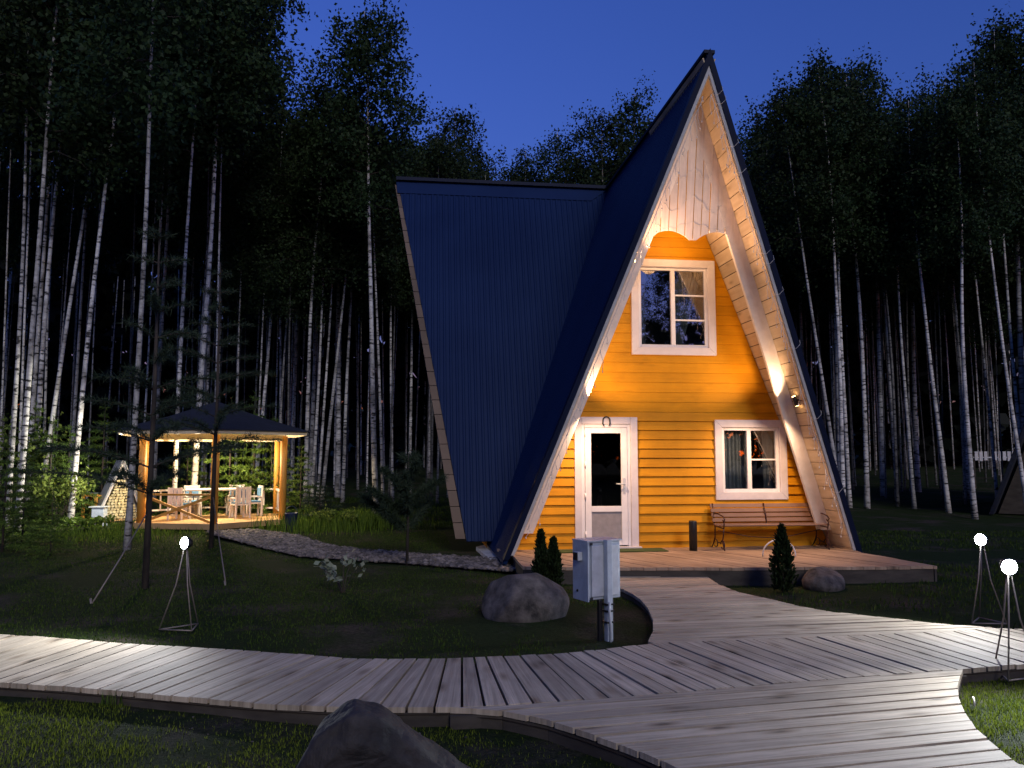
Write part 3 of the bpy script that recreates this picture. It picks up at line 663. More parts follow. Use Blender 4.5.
# ------------------------------------------------------------------ trees
def leafquads(C, s0, s1, r, flat=0.0):
    n = len(C); d = r.normal(0, 1, (n,3)); d /= np.linalg.norm(d, axis=1)[:,None]; e = r.normal(0, 1, (n,3)); e -= d*(d*e).sum(1)[:,None]; e /= np.linalg.norm(e, axis=1)[:,None]
    s = r.uniform(s0, s1, n)[:,None]; a, b = d*s*.62, e*s*.42
    return np.stack([C-a, C+b-a*.1, C+a, C-b-a*.1], 1).reshape(-1,3), np.arange(n*4).reshape(n,4)
def birch_meshes(seed, h, cb, cr, nl, dens, rad, mat, ls=(.075,.125), bk=None):
    """returns trunk mesh, crown mesh; crown base at cb*h"""
    r = np.random.default_rng(seed); mb = MB(); n = 16; ph = r.uniform(0, 6.28, 4); am = r.uniform(.04, .16)
    def tp(t): return Vector((am*math.sin(t*4+ph[0])*t*2+.05*math.sin(t*11+ph[1])*t, am*math.sin(t*3.4+ph[2])*t*2, h*t))
    mb.tube([tp(i/n) for i in range(n+1)], [rad*(1-.86*(i/n))*(1.25 if i == 0 else 1) for i in range(n+1)], 8)
    C = []
    for k in range(nl):
        t = cb+(0.985-cb)*((k+r.uniform(0,1))/nl); base = tp(t); az = k*2.4+r.uniform(-.5,.5); f = (t-cb)/(1-cb)
        ln = cr*(math.sin((f*.80+.17)*math.pi)**.65*.95+.06)*r.uniform(.55,1.2); up = r.uniform(.25,.8)
        pts = []
        for i in range(6):
            s = i/5; pts.append(base+Vector((math.cos(az)*ln*s, math.sin(az)*ln*s, ln*up*s-ln*.55*s*s+ .04*math.sin(s*9+k))))
        mb.m = 1; mb.tube(pts, [max(.005, rad*.2*(1-f*.6)*(1-s/6)) for s in range(6)], 4, False); mb.m = 0
        m = int(dens*ln/cr*r.uniform(.6,1.4))
        nc = max(2, int(m/26))
        for _ in range(nc):
            s = r.uniform(.25, 1.02); q = pts[0].lerp(pts[5], s); i = min(4, int(s*5)); q = pts[i].lerp(pts[i+1], s*5-i) if s < 1 else pts[5]
            cc = np.array(q)+r.normal(0, .16, 3)*cr*.45; g = r.normal(0, 1, (26,3))*np.array([.19,.19,.26])*r.uniform(.6,1.25); g[:,2] -= np.abs(r.normal(0,.12,26)); C.append(cc+g)
    nb = len(C); CI = []
    for k in range(int(nl*1.9)):
        t = cb+.02+(.95-cb)*r.uniform(0,1); f = (t-cb)/(1-cb); a_ = r.uniform(0, 6.28); q = np.array(tp(t)); ro = cr*(math.sin((f*.80+.17)*math.pi)**.65)*r.uniform(.15,.7)
        CI.append(q+np.array([math.cos(a_)*ro, math.sin(a_)*ro, ro*.15])+r.normal(0, .16, (12,3)))
    for i in range(5): C.append(np.array(tp(r.uniform(.93,1)))+r.normal(0,1,(22,3))*np.array([.12,.12,.25]))
    V, Fc = leafquads(np.concatenate(C), ls[0], ls[1], r); V2, F2 = leafquads(np.concatenate(CI),   .11, .19, r); Fc = np.concatenate([Fc, F2+len(V)]); V = np.concatenate([V, V2])
    return mb.mesh('trunk', [bk or M['bark'], M['pinebark']]), npmesh('crown', V, Fc, mat, 4)
KINDS = {}
for nm, a in {'near0': (31, 17, .52, 2.0, 46, 320, .105, M['leaf']), 'near1': (32, 17, .60, 1.8, 42, 290, .09, M['leaf']), 'near2': (33, 17, .50, 2.2, 50, 350, .11, M['leaf2']),
              'mid0': (34, 17, .60, 2.0, 38, 310, .085, M['leaf']), 'mid1': (35, 17, .60, 1.9, 34, 320, .075, M['leaf2']), 'mid2': (36, 17, .52, 2.7, 44, 430, .10, M['leaf2']), 'lone': (37, 17, .60, 2.2, 48, 430, .12, M['leaf']),
              'deep0': (38, 17, .62, 1.9, 34, 300, .085, M['leaf2']), 'deep1': (39, 17, .54, 2.5, 40, 380, .08, M['leaf2'])}.items():
    KINDS[nm] = birch_meshes(*a, bk=M['shadebark'] if nm.startswith('deep') else None)
GRP = 'tall birches of the wood'
ntree = 0
def birch(kind, base, h, label, group=None, lean=(0,0), wid=1.0, rz=None, crown=True):
    """h = height; wid scales the girth; lean = x and y shift of the stem per metre of height"""
    global ntree; ntree += 1
    o = link(bpy.data.objects.new('birch_tree', None)); o.location = (base[0], base[1], gzs(*base)-.05); o.empty_display_size = .1
    tag(o, label, 'birch tree', group); s = h/17
    rz = random.uniform(0, 6.28) if rz is None else rz
    for nm, me in zip(('trunk','crown'), KINDS[kind]):
        c = link(bpy.data.objects.new(nm, me)); c.parent = o
        c.matrix_local = Matrix.Rotation(math.atan(lean[0]), 4, 'Y') @ Matrix.Rotation(rz, 4, 'Z') @ Matrix.Diagonal((wid if nm == 'trunk' else s, wid if nm == 'trunk' else s, s, 1))
    return o
def stem(kind, D, ub, vb, ut, vt, h, label, rad_px=None, group=None, rz=None):
    """birch whose stem passes the two surveyed pixels at depth D"""
    a, b = pxd(ub, vb, D), pxd(ut, vt, D); k = (b.x-a.x)/(b.z-a.z); g = gzs(a.x, D); x0 = a.x-(a.z-g)*k
    rad = {'near0':.105,'near1':.09,'near2':.11,'mid0':.085,'mid1':.075,'mid2':.10,'lone':.12}[kind]
    w = (rad_px*.8*D/F/2)/rad if rad_px else 1
    return birch(kind, (x0, D), h, label, group, (k, 0), w, rz)
PROM = [
 ('near1', 19, 9,495, 28,165, 17, 'leftmost thin birch at the edge of the wood, stem rising from the hazel', 6),
 ('near2', 18, 20,500, 55,50, 17.5, 'thick grey birch second from the left edge, leaning right', 8),
 ('mid0', 21, 35,483, 52,256, 17, 'pale birch behind the spruce bushes left, third stem from the left', 7),
 ('mid1', 20.5, 40,503, 90,160, 17, 'birch leaning strongly right above the green bushes', 6),
 ('near0', 19.5, 72,506, 107,150, 16.5, 'white birch with bent foot beside the wooden rack', 7),
 ('near0', 14.6, 128,532, 156,40, 15.5, 'tallest white birch in front of the gazebo, its foot in shade', 8),
 ('mid0', 20.5, 175,486, 190,150, 16, 'white birch seen through the gazebo, left of two', 6.5),
 ('near1', 21, 195,473, 216,85, 17.5, 'white birch seen through the gazebo, right of two', 8),
 ('lone', 23, 376,506, 364,80, 15.3, 'single tall birch standing clear against the sky left of the blue wing', 8),
 ('mid1', 25, 383,501, 376,230, 13, 'slim birch close behind the single tall birch', 4.5),
 ('mid1', 28, 392,470, 389,256, 13, 'faint birch between the tall birch and the blue wing', 4.5),
 ('mid0', 30, 410,479, 411,329, 14, 'short pale birch stem nearest the edge of the blue wing', 4.5),
 ('mid2', 25, 306,479, 314,256, 14, 'birch just right of the gazebo eaves, whitest of a close clump', 6),
 ('mid0', 26, 313,473, 323,256, 14, 'birch second in the close clump right of the gazebo', 4.5),
 ('mid1', 27, 319,476, 334,276, 13.5, 'birch third in the close clump right of the gazebo', 4),
 ('mid1', 26, 324,479, 343,289, 13, 'most slanted birch of the close clump right of the gazebo', 5),
 ('mid0', 28, 343,489, 351,329, 13.5, 'birch between the slanted clump and the single tall birch', 5),
 ('mid0', 27, 259,440, 274,269, 15, 'birch rising behind the gazebo roof, right slope', 5),
 ('mid1', 29, 281,440, 279,276, 14.5, 'thin birch behind the right tip of the gazebo roof', 4),
 ('mid1', 24, 835,463, 805,256, 13.4, 'birch close to the right rake of the cabin, leaning left', 5.5),
 ('mid0', 24, 843,489, 829,170, 13.9, 'front birch of the cluster right of the cabin', 6),
 ('mid1', 25, 849,489, 836,256, 13.6, 'second birch of the cluster right of the cabin', 5.5),
 ('mid2', 25, 866,476, 855,160, 14.2, 'rightmost birch of the cluster right of the cabin', 6.5),
 ('mid1', 29, 893,430, 883,256, 14.6, 'thin birch just right of the birch cluster', 4.5),
 ('mid1', 26, 913,489, 895,273, 12.6, 'bare slim birch leaning left, midway to the right edge', 5),
 ('mid0', 24, 946,486, 917,220, 13.0, 'long birch leaning left across the right wood', 6),
 ('near1', 22, 972,473, 953,190, 12.4, 'brightest birch of the right wood, over the two lamps', 6.5),
 ('mid1', 28, 991,430, 975,256, 15, 'faint thin birch right of the brightest right-hand birch', 4),
 ('mid0', 22, 1018,440, 984,190, 13.2, 'birch near the right edge, leaning left', 5.5),
 ('mid0', 24, 1018,400, 1006,256, 15.2, 'last birch at the right edge of the picture', 5)]
for kd, D, ub, vb, ut, vt, h, lb, rp_ in PROM: stem(kd, D, ub, vb, ut, vt, h, lb, rp_, GRP)
used = [(px(p[2], p[3], GZ)[0], p[1]) for p in PROM]
# crowns that stand above the roofs
for u, v, D, kd, lb in [(455,106,38,'mid2','round birch top above the left end of the blue wing'),(432,150,42,'mid0','low birch top left of the round one above the blue wing'),(478,158,44,'mid1','low birch top over the blue wing ridge'),
        (525,150,40,'mid1','smallest birch top showing above the blue wing ridge'),(557,133,38,'mid0','birch top second from left above the blue wing ridge'),
        (605,108,36,'mid2','birch top left half of the big crown beside the gable'),(630,93,38,'near0','highest birch top beside the dark gable roof'),(580,160,42,'mid2','low crown filling between the tops above the wing'),
        (752,118,36,'mid0','birch top just right of the gable peak'),(795,90,34,'mid2','birch top left in the right-hand wood'),(825,60,30,'near2','tallest birch top of the cluster right of the cabin'),(865,58,31,'near0','broad birch top beside the tallest one right of the cabin'),(900,95,33,'near2','birch top on the shoulder right of the cluster'),
        (945,78,30,'near0','birch top above the brightest right-hand stem'),(1000,28,25,'near2','high birch crown in the top right corner'),(1030,15,24,'near0','birch crown cut by the right edge'),
        (345,110,30,'near2','leafy crown behind the single tall birch'),(318,140,32,'near0','leafy crown left of the single tall birch'),(300,150,34,'near2','low crown between the tall left wood and single birch'),
        (228,15,29,'near0','high crown right end of the left wood'),(222,-40,29,'near0','high crown over the gazebo'),(176,-60,28,'near1','crown meeting the top edge over the gazebo'),(60,-90,27,'near1','crown filling the top left corner'),(5,-90,28,'near1','crown cut by the left edge'),(92,60,33,'mid0','crown behind the sky gap at upper left')]:
    p = pxd(u, v, D); birch(kd, (p.x, D), p.z-gzs(p.x, D), lb, GRP); used.append((p.x, D))
def ok(x, y, dm):
    return all((x-a)**2+(y-b)**2 > dm*dm for a, b in used) and not inpoly(np.array([x]), np.array([y]), HOUSE)[0]
def fill(n, u0, u1, D0, D1, hr, label, group, kinds, seed, dm=.6):
    r = random.Random(seed); c = 0; tries = 0
    while c < n and tries < n*60:
        tries += 1; D = r.uniform(D0, D1); x = (r.uniform(u0, u1)-512)/F*D
        if not ok(x, D, dm): continue
        used.append((x, D)); c += 1; h = HC+D*(455-r.uniform(*hr))/F-gzs(x, D)
        birch(r.choice(kinds), (x, D), h, label, group, (r.uniform(-.035,.035), 0), r.uniform(.32,.66), r.uniform(0,6.28))
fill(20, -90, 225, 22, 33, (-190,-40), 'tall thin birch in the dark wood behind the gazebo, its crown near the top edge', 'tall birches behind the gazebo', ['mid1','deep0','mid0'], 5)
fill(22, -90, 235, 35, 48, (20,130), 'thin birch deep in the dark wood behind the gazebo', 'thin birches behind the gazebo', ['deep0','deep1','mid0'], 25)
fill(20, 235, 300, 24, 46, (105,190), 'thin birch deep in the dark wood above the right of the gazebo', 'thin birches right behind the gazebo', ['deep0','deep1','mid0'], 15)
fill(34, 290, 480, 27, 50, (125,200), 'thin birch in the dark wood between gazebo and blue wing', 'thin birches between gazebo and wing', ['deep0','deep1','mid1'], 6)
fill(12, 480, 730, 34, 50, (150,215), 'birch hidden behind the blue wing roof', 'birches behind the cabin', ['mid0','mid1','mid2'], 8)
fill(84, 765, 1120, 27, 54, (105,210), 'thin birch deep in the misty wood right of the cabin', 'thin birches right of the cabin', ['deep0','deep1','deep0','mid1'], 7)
# far wood behind everything: one mass of foliage and bare poles
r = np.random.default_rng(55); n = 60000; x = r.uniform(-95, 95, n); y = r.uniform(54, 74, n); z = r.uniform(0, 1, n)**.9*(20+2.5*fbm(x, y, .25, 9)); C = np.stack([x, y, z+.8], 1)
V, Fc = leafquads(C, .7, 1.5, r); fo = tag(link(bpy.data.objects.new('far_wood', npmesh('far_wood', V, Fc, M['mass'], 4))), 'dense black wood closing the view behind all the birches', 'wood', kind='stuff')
r2 = np.random.default_rng(56); n = 9000; x = r2.uniform(-45, 45, n); y = r2.uniform(-44, -30, n); z = r2.uniform(0, 1, n)**.9*(10+3*fbm(x, y, .3, 9)); V2, F2 = leafquads(np.stack([x, y, z+.8], 1), .7, 1.5, r2)
tag(link(bpy.data.objects.new('opposite_wood', npmesh('opposite_wood', V2, F2, M['mass'], 4))), 'dark wood across the clearing, mirrored in the cabin windows', 'wood', kind='stuff')
mb = MB()
for k in range(150):
    xx, yy = r.uniform(-75, 75), r.uniform(50, 57); ln = r.uniform(-.03,.03); mb.tube([(xx, yy, .5), (xx+ln*7, yy, 8), (xx+ln*13, yy, 14)], [r.uniform(.05,.09), .05, .03], 5)
mb.build('far_stems', M['bark'], fo)['kind'] = 'stuff'
# conifers
def conifer(seed, h, rad, tiers, needles, nl, nw, droop, mat, z0=.1, up=0.0, barkm_='pinebark', trunk=.02, ppt=7):
    r = np.random.default_rng(seed); mb = MB(); mb.tube([(0,0,-.05), (.02*h*.2,0,h*.5), (0,0,h)], [trunk*1.2, trunk*.8, trunk*.2], 7); P = []; D = []
    for k in range(tiers):
        t = (k+.2)/tiers; zb = z0+(h-z0)*t; rl = rad*(1-t)**.85+.05*rad
        m = max(3, int(ppt*(1-t*.5)))
        for i in range(m):
            az = r.uniform(0, 6.28); ln = rl*r.uniform(.65,1.1); pts = []
            for s in np.linspace(0, 1, 5): pts.append(Vector((math.cos(az)*ln*s, math.sin(az)*ln*s, zb+up*ln*s-droop*ln*s*s)))
            mb.tube(pts, [max(.002, trunk*.3*(1-s/5.5)) for s in range(5)], 4, False)
            q = max(6, int(needles*ln/rad)); s = r.uniform(.1, 1.03, q)
            c = np.stack([np.cos(az)*ln*s, np.sin(az)*ln*s, zb+up*ln*s-droop*ln*s*s], 1)+r.normal(0, .012, (q,3))*rad
            side = r.normal(0, 1, (q,3)); d = side*.75+np.array([math.cos(az), math.sin(az), up*.6])*r.uniform(.3,1.0,(q,1)); d /= np.linalg.norm(d, axis=1)[:,None]
            P.append(c); D.append(d)
    q = 40; s = r.uniform(.6,1.02,q); P.append(np.stack([0*s,0*s,h*s],1)); d = r.normal(0,1,(q,3))*.6+np.array([0,0,.8]); D.append(d/np.linalg.norm(d,axis=1)[:,None])
    P = np.concatenate(P); D = np.concatenate(D); n = len(P); e = r.normal(0,1,(n,3)); e -= D*(D*e).sum(1)[:,None]; e /= np.linalg.norm(e,axis=1)[:,None]
    ll = r.uniform(.6,1.1,(n,1))*nl; V = np.stack([P-e*nw, P+e*nw, P+D*ll], 1).reshape(-1,3)
    return mb.mesh('trunk', M[barkm_]), npmesh('foliage', V, np.arange(n*3).reshape(n,3), mat, 3)
def plant(name, meshes, loc, label, cat, group=None, sc=1.0, rz=0, names=('trunk','foliage')):
    o = empty(name, label, cat, loc, rz, group)
    for nm, me in zip(names, meshes):
        c = link(bpy.data.objects.new(nm, me)); c.parent = o; c.scale = (sc, sc, sc)
    return o
def at(u, v, dz=0):
    x, y = px(u, v, GZ); return (x, y, gzs(x, y)+dz)
sp0 = conifer(61, 2.4, .95, 13, 150, .10, .010, .25, M['spruce'], .1, .12); sp1 = conifer(62, 2.4, .8, 14, 140, .10, .010, .2, M['spruce'], .05, .18)
SG = 'young spruces at the edge of the wood'
for u, v, me, sc, lb in [(22,545,sp0,.8,'young spruce at the far left edge in half shade'),(48,525,sp1,1.1,'lit spruce left of the wooden rack'),(66,523,sp0,1.05,'bushy lit spruce with pale tips just left of the rack'),(30,522,sp0,1.25,'tall spruce behind the left bushes'),
                         (100,518,sp1,1.3,'spruce with pale tips rising behind the woodshed'),(228,519,sp0,1.35,'spruce behind the right opening of the gazebo, left one'),(252,517,sp1,1.45,'spruce behind the gazebo railing, middle one'),(270,518,sp0,1.2,'spruce behind the right gazebo post'),(300,521,sp1,.9,'dim spruce right of the blue bin'),(186,517,sp1,1.1,'spruce behind the centre of the gazebo'),
                         (2,552,sp1,.9,'dark spruce cut by the left edge'),(50,556,sp0,.5,'low dark spruce on the lawn edge, left')]:
    p = at(u, v); plant('young_spruce', me, p, lb, 'spruce', SG, sc, u)
plant('spruce_shrub', conifer(63, 1.0, .5, 10, 160, .07, .006, .15, M['needle'], .25, .25), at(319,526), 'dark bushy spruce shrub at the gravel walk right of the blue bin', 'shrub', None, 1.15)
# planted pines with sparse limbs
pn = lambda seed, h, rad, tiers, ppt, z0: conifer(seed, h, rad, tiers, 420, .13, .0045, .25, M['needle'], z0, .45, 'pinebark', .038, ppt)
p1 = at(145,588); plant('young_pine', pn(71, 4.9, 1.3, 11, 5, 1.15), p1, 'dark open pine in front of the gazebo, left one, with a straight bare stem', 'pine')
p2 = at(211,548); plant('young_pine', pn(72, 5.4, 1.5, 11, 5, 1.7), p2, 'dark open pine in front of the gazebo, right one, behind the left lamp', 'pine')
p3 = at(407,566); plant('young_pine', conifer(73, 1.75, .72, 6, 900, .15, .006, .05, M['needle'], .5, .75, 'pinebark', .022, 5), p3, 'small young pine with upturned shoots standing by the gravel walk', 'pine')
# guy ropes of the left pine
for a, b, lb in ((p1, at(92,603), 'pale guy rope from the left pine to the lawn on its left'), (p2, at(226,584), 'pale guy rope from the right pine to the lawn beside the lamp')):
    mb = MB(); t = (a[0]*.96+b[0]*.04, a[1]*.96+b[1]*.04, a[2]+.95); mb.tube([t, ((t[0]+b[0])/2, (t[1]+b[1])/2, (t[2]+b[2])/2-.015), b], .009, 6); rp2 = mb.build('guy_rope', M['wire']); tag(rp2, lb, 'rope')
    mb = MB(); mb.tube([(b[0]-.02,b[1],b[2]+.06), (b[0]+.01,b[1],b[2]-.12)], [.014,.008], 6); mb.build('peg', M['wire'], rp2)
# thujas on the terrace edge
def thuja(seed, h, rad):
    r = np.random.default_rng(seed); n = 2600; t = r.uniform(0, 1, n)**.85; a = r.uniform(0, 6.28, n); rr = rad*(np.sin(np.clip(t*.86+.16, 0, 1)*math.pi)**.6)*(1-.55*t)*r.uniform(.35,1.08,n)*(1+.18*np.sin(a*3+t*14))
    C = np.stack([np.cos(a)*rr, np.sin(a)*rr, .01*h+t*h*.97], 1); D = np.stack([np.cos(a)*.5, np.sin(a)*.5, np.ones(n)], 1)+r.normal(0,.3,(n,3)); D /= np.linalg.norm(D,axis=1)[:,None]
    e = r.normal(0,1,(n,3)); e -= D*(D*e).sum(1)[:,None]; e /= np.linalg.norm(e,axis=1)[:,None]; L_ = r.uniform(.03,.075,(n,1))
    V = np.stack([C-e*.006, C+e*.006, C+e*.011+D*L_*.6, C+D*L_, C-e*.011+D*L_*.6], 1).reshape(-1,3)
    mb = MB(); mb.tube([(0,0,-.05),(0,0,h*.8)], [.014,.005], 6); return mb.mesh('trunk', M['pinebark']), npmesh('foliage', V, np.arange(n*5).reshape(n,5), M['thuja'], 5)
tx = ((546-512)/F*10.1, 10.1); tl = plant('thuja', thuja(81, .76, .10), (tx[0]-.07, tx[1], GZ), 'small twin-topped thuja by the left end of the terrace', 'thuja'); 
for nm, me in zip(('trunk','foliage'), thuja(83, .66, .11)): c = link(bpy.data.objects.new(nm, me)); c.parent = tl; c.location = (.16, .03, 0)
tx = ((778-512)/F*10.1, 10.1); plant('thuja', thuja(82, .82, .16), (tx[0], tx[1], GZ), 'small cone-shaped thuja in front of the bench', 'thuja')
# leafy shrubs
def bush(seed, h, rad, n, mat, s0, s1, stems=9):
    r = np.random.default_rng(seed); mb = MB(); C = []
    for k in range(stems):
        a = r.uniform(0,6.28); l_ = r.uniform(.6,1.05); tip = Vector((math.cos(a)*rad*l_, math.sin(a)*rad*l_, h*r.uniform(.6,1.0))); mid = Vector((tip.x*.35, tip.y*.35, tip.z*.6))
        mb.tube([(0,0,-.04), mid, tip], [.008,.005,.002], 5, False); s = r.uniform(.3,1.02,n//stems)
        q = np.outer(1-s, np.array(mid))*1.0+np.outer(s, np.array(tip)); C.append(q+r.normal(0,1,(len(s),3))*np.array([rad,rad,h])*.10)
    V, Fc = leafquads(np.concatenate(C), s0, s1, r); return mb.mesh('stems', M['pinebark']), npmesh('foliage', V, Fc, mat, 4)
NM = ('stems','foliage')
plant('shrub', bush(91, .42, .36, 90, M['paleleaf'], .05, .085, 8), at(343,592), 'thin low shrub with scattered pale leaves on the lawn', 'shrub', None, 1, 0, NM)
plant('shrub', bush(92, 2.5, 1.2, 1500, M['shrub'], .06, .12, 16), at(6,523), 'tall yellowish hazel shrub at the left edge', 'shrub', None, 1, 0, NM)
plant('shrub', bush(93, 1.3, .8, 900, M['shrub'], .05, .1, 14), at(58,526), 'low bright shrub left of the woodshed', 'shrub', None, 1, 0, NM)
plant('shrub', bush(94, .30, .6, 500, M['tallgrass'], .05, .1, 14), at(84,533), 'bright low ferny clump in front of the wooden rack', 'shrub', None, 1, 0, NM)
plant('shrub', bush(95, .5, .5, 500, M['shrub'], .05, .09, 12), at(335,528), 'low green clump beside the spruce shrub', 'shrub', None, 1, 0, NM)
# ------------------------------------------------------------------ boulders
def boulder(name, seed, rx, ry, rz_, loc, mat, label, rot=0, cutk=9, rough=.06, tilt=(0,0)):
    import bmesh
    r = np.random.default_rng(seed); bm = bmesh.new(); bmesh.ops.create_icosphere(bm, subdivisions=5, radius=1)
    cn = r.normal(0, 1, (cutk,3)); cn /= np.linalg.norm(cn, axis=1)[:,None]; cd = r.uniform(.74, .95, cutk)
    for v in bm.verts:
        p = np.array(v.co)
        for n, d in zip(cn, cd):
            k = p@n-d
            if k > 0: p = p-n*k*.88
        q = p*2.2; w = sum(math.sin(q@cn[i]*(2+i*1.3)+i)*(.5**(i*.5)) for i in range(6))
        p = p*(1+rough*.5*w*.5); v.co = p
    bm.transform(Matrix.Diagonal((rx, ry, rz_, 1)))
    me = bpy.data.meshes.new(name); bm.to_mesh(me); bm.free(); me.materials.append(mat); me.polygons.foreach_set('use_smooth', [True]*len(me.polygons))
    o = link(bpy.data.objects.new(name, me)); o.location = loc; o.rotation_euler = (tilt[0], tilt[1], rot); return tag(o, label, 'boulder')
b = px(525,622, GZ); boulder('boulder', 14, .47, .42, .36, (b[0], b[1]+.25, GZ+.13), M['rock'], 'large rough grey boulder on the lawn left of the electric box', .4)
b = px(828,590, GZ); boulder('boulder', 9, .33, .26, .20, (b[0], b[1]+.15, GZ+.07), M['rock'], 'small low boulder beside the thuja in front of the bench', .9)
# foreground boulder: peaked, flat front face
import bmesh
bm = bmesh.new(); bf = px(385,768, GZ)
prof = [(-.47,-.42),(-.43,.05),(-.30,.30),(-.16,.385),(-.03,.35),(.14,.20),(.34,.06),(.50,-.03),(.62,-.2),(.66,-.42)]
ring = []
for d, k, dz in ((-.10,.90,-.04),(-.05,1.0,.0),(.12,1.0,.015),(.30,.84,-.08),(.42,.55,-.22)):
    ring.append([bm.verts.new((x*k, d+.05*math.sin(x*5), (z+.42)*(k if k < .95 else 1)-.42+dz)) for x, z in prof])
for a_, b_ in zip(ring, ring[1:]):
    for i in range(len(prof)-1): bm.faces.new((a_[i], a_[i+1], b_[i+1], b_[i]))
bm.faces.new(ring[0][::-1]); bm.faces.new(ring[-1]); bmesh.ops.recalc_face_normals(bm, faces=bm.faces)
bmesh.ops.subdivide_edges(bm, edges=bm.edges, cuts=3, use_grid_fill=True); bmesh.ops.triangulate(bm, faces=[f for f in bm.faces if len(f.verts) > 4])
me = bpy.data.meshes.new('boulder'); bm.to_mesh(me); bm.free(); me.materials.append(M['slate']); o = link(bpy.data.objects.new('boulder', me))
md = o.modifiers.new('soft', 'SUBSURF'); md.levels = md.render_levels = 2
tx_ = bpy.data.textures.new('rock_noise', 'CLOUDS'); tx_.noise_scale = .18; tx_.noise_depth = 4; dm = o.modifiers.new('rough', 'DISPLACE'); dm.texture = tx_; dm.strength = .05; dm.mid_level = .5
o.location = (px(385,768,GZ)[0]+.09, 4.0, GZ+.06); o.rotation_euler.z = .1; o.scale = (1.1,1.1,1.12); tag(o, 'dark smooth peaked boulder at the bottom edge below the boardwalk', 'boulder')
# ------------------------------------------------------------------ electric box
ebp = px(608,642, GZ); EB = empty('electric_box', 'grey metal electric cabinet on a steel post in the lawn beside the boardwalk', 'electric box', (ebp[0], ebp[1], GZ), R(30))
mb = MB(); mb.box(-.036,.024,-.05,.01,-.15,.93); mb.build('post', M['steel'], EB, .006)
mb = MB(); mb.box(-.095,-.055,.0,.04,-.1,.385); mb.box(.04,.07,.0,.04,-.1,.385); mb.build('brace', M['black'], EB, .008)
for zz in (.28,.18,.34): mb = MB(); mb.box(-.052,.037,-.057,.027,zz,zz+.014); mb.build('strap', M['black'], EB)
mb = MB(); mb.box(-.20,.17,.025,.24,.385,.91); cab = mb.build('cabinet', M['steel'], EB, .008)
mb = MB(); mb.box(-.17,-.035,.005,.024,.415,.88); mb.box(.045,.14,.005,.024,.415,.88); mb.build('ribbed_back', M['steel2'], cab, .006)
mb = MB(); mb.box(-.215,.185,.01,.26,.911,.926); mb.build('lid', M['steel2'], cab, .003)
mb = MB(); mb.box(-.215,-.201,.005,.25,.375,.91); mb.build('side_plate', M['steel'], cab, .003)
mb = MB(); mb.box(-.265,-.216,.09,.16,.74,.82); so_ = mb.build('socket', M['steel2'], cab, .006); mb = MB(); mb.box(-.275,-.266,.095,.155,.745,.815); mb.build('socket_cover', M['black'], so_)
mb = MB(); mb.tube([(-.216,.17,.46),(-.224,.17,.46)], .012, 10); mb.build('lock', M['black'], cab)
mb = MB(); mb.box(-.19,-.165,-.002,.006,.885,.908); mb.box(-.19,-.165,-.002,.006,.39,.415); mb.build('hinge', M['black'], cab)
mb = MB(); mb.tube([(-.02,-.062,.37),(-.03,-.066,.3),(-.01,-.064,.1),(-.02,-.06,-.05)], .012, 8); mb.build('conduit', M['steel2'], EB)
# ------------------------------------------------------------------ path lamps
def lamp(loc, rz, label, power, aim, h=.80):
    L_ = empty('path_lamp', label, 'path lamp', loc, rz, 'pyramid wire lamps along the boardwalk')
    bs = [(.17,-.10,.03),(-.17,-.10,.03),(.06,.20,.03)]; top = Vector((.02,.0,h))
    for p in bs:
        p = Vector(p); m_ = p.lerp(top, .55)+Vector((p.x,p.y,0))*(-.10)
        mb = MB(); mb.tube([p, m_, top+Vector((p.x,p.y,0))*.08], .0065, 7); mb.build('leg', M['wire'], L_)
    for i in range(3): mb = MB(); mb.tube([bs[i], bs[(i+1)%3]], .007, 7); mb.build('base_bar', M['wire'], L_)
    aim = Vector(aim).normalized(); e = Vector((.02, 0, h+.05)); side = aim.cross(Vector((0,0,1))).normalized()
    mb = MB(); mb.tube([(.02,0,h-.03),(.02,0,h+.0)], .02, 12); mb.tube([e-aim*.06, e-aim*.045, e-aim*.01, e+aim*.02], [.022,.045,.06,.062], 20); hd = mb.build('lamp_head', M['black'], L_)
    mb = MB(); mb.tube([e+aim*.021, e+aim*.03, e+aim*.036], [.058,.05,.02], 20); mb.build('bulb', M['bulb'], hd)
    light('lamp_light', 'SPOT', e+aim*.06, power, (.93,.97,1.0), L_, .05, 166, e+aim*2, 1.0)
    return L_
lp = px(181,631,GZ); lamp((lp[0], lp[1], GZ), -.15, 'lit wire pyramid lamp on the left lawn in front of the gazebo', 350, (-.42,-1,.10))
lp = px(991,627,GZ); lamp((lp[0], lp[1]+.12, GZ), -.05, 'lit wire pyramid lamp at the right, the farther of the two', 230, (-1,-.75,-.02))
lp = px(1014,681,GZ); lamp((lp[0]+.02, lp[1]+.05, GZ), .35, 'lit wire pyramid lamp at the right, the nearer of the two, on bright grass', 400, (-.55,-1,-.10))
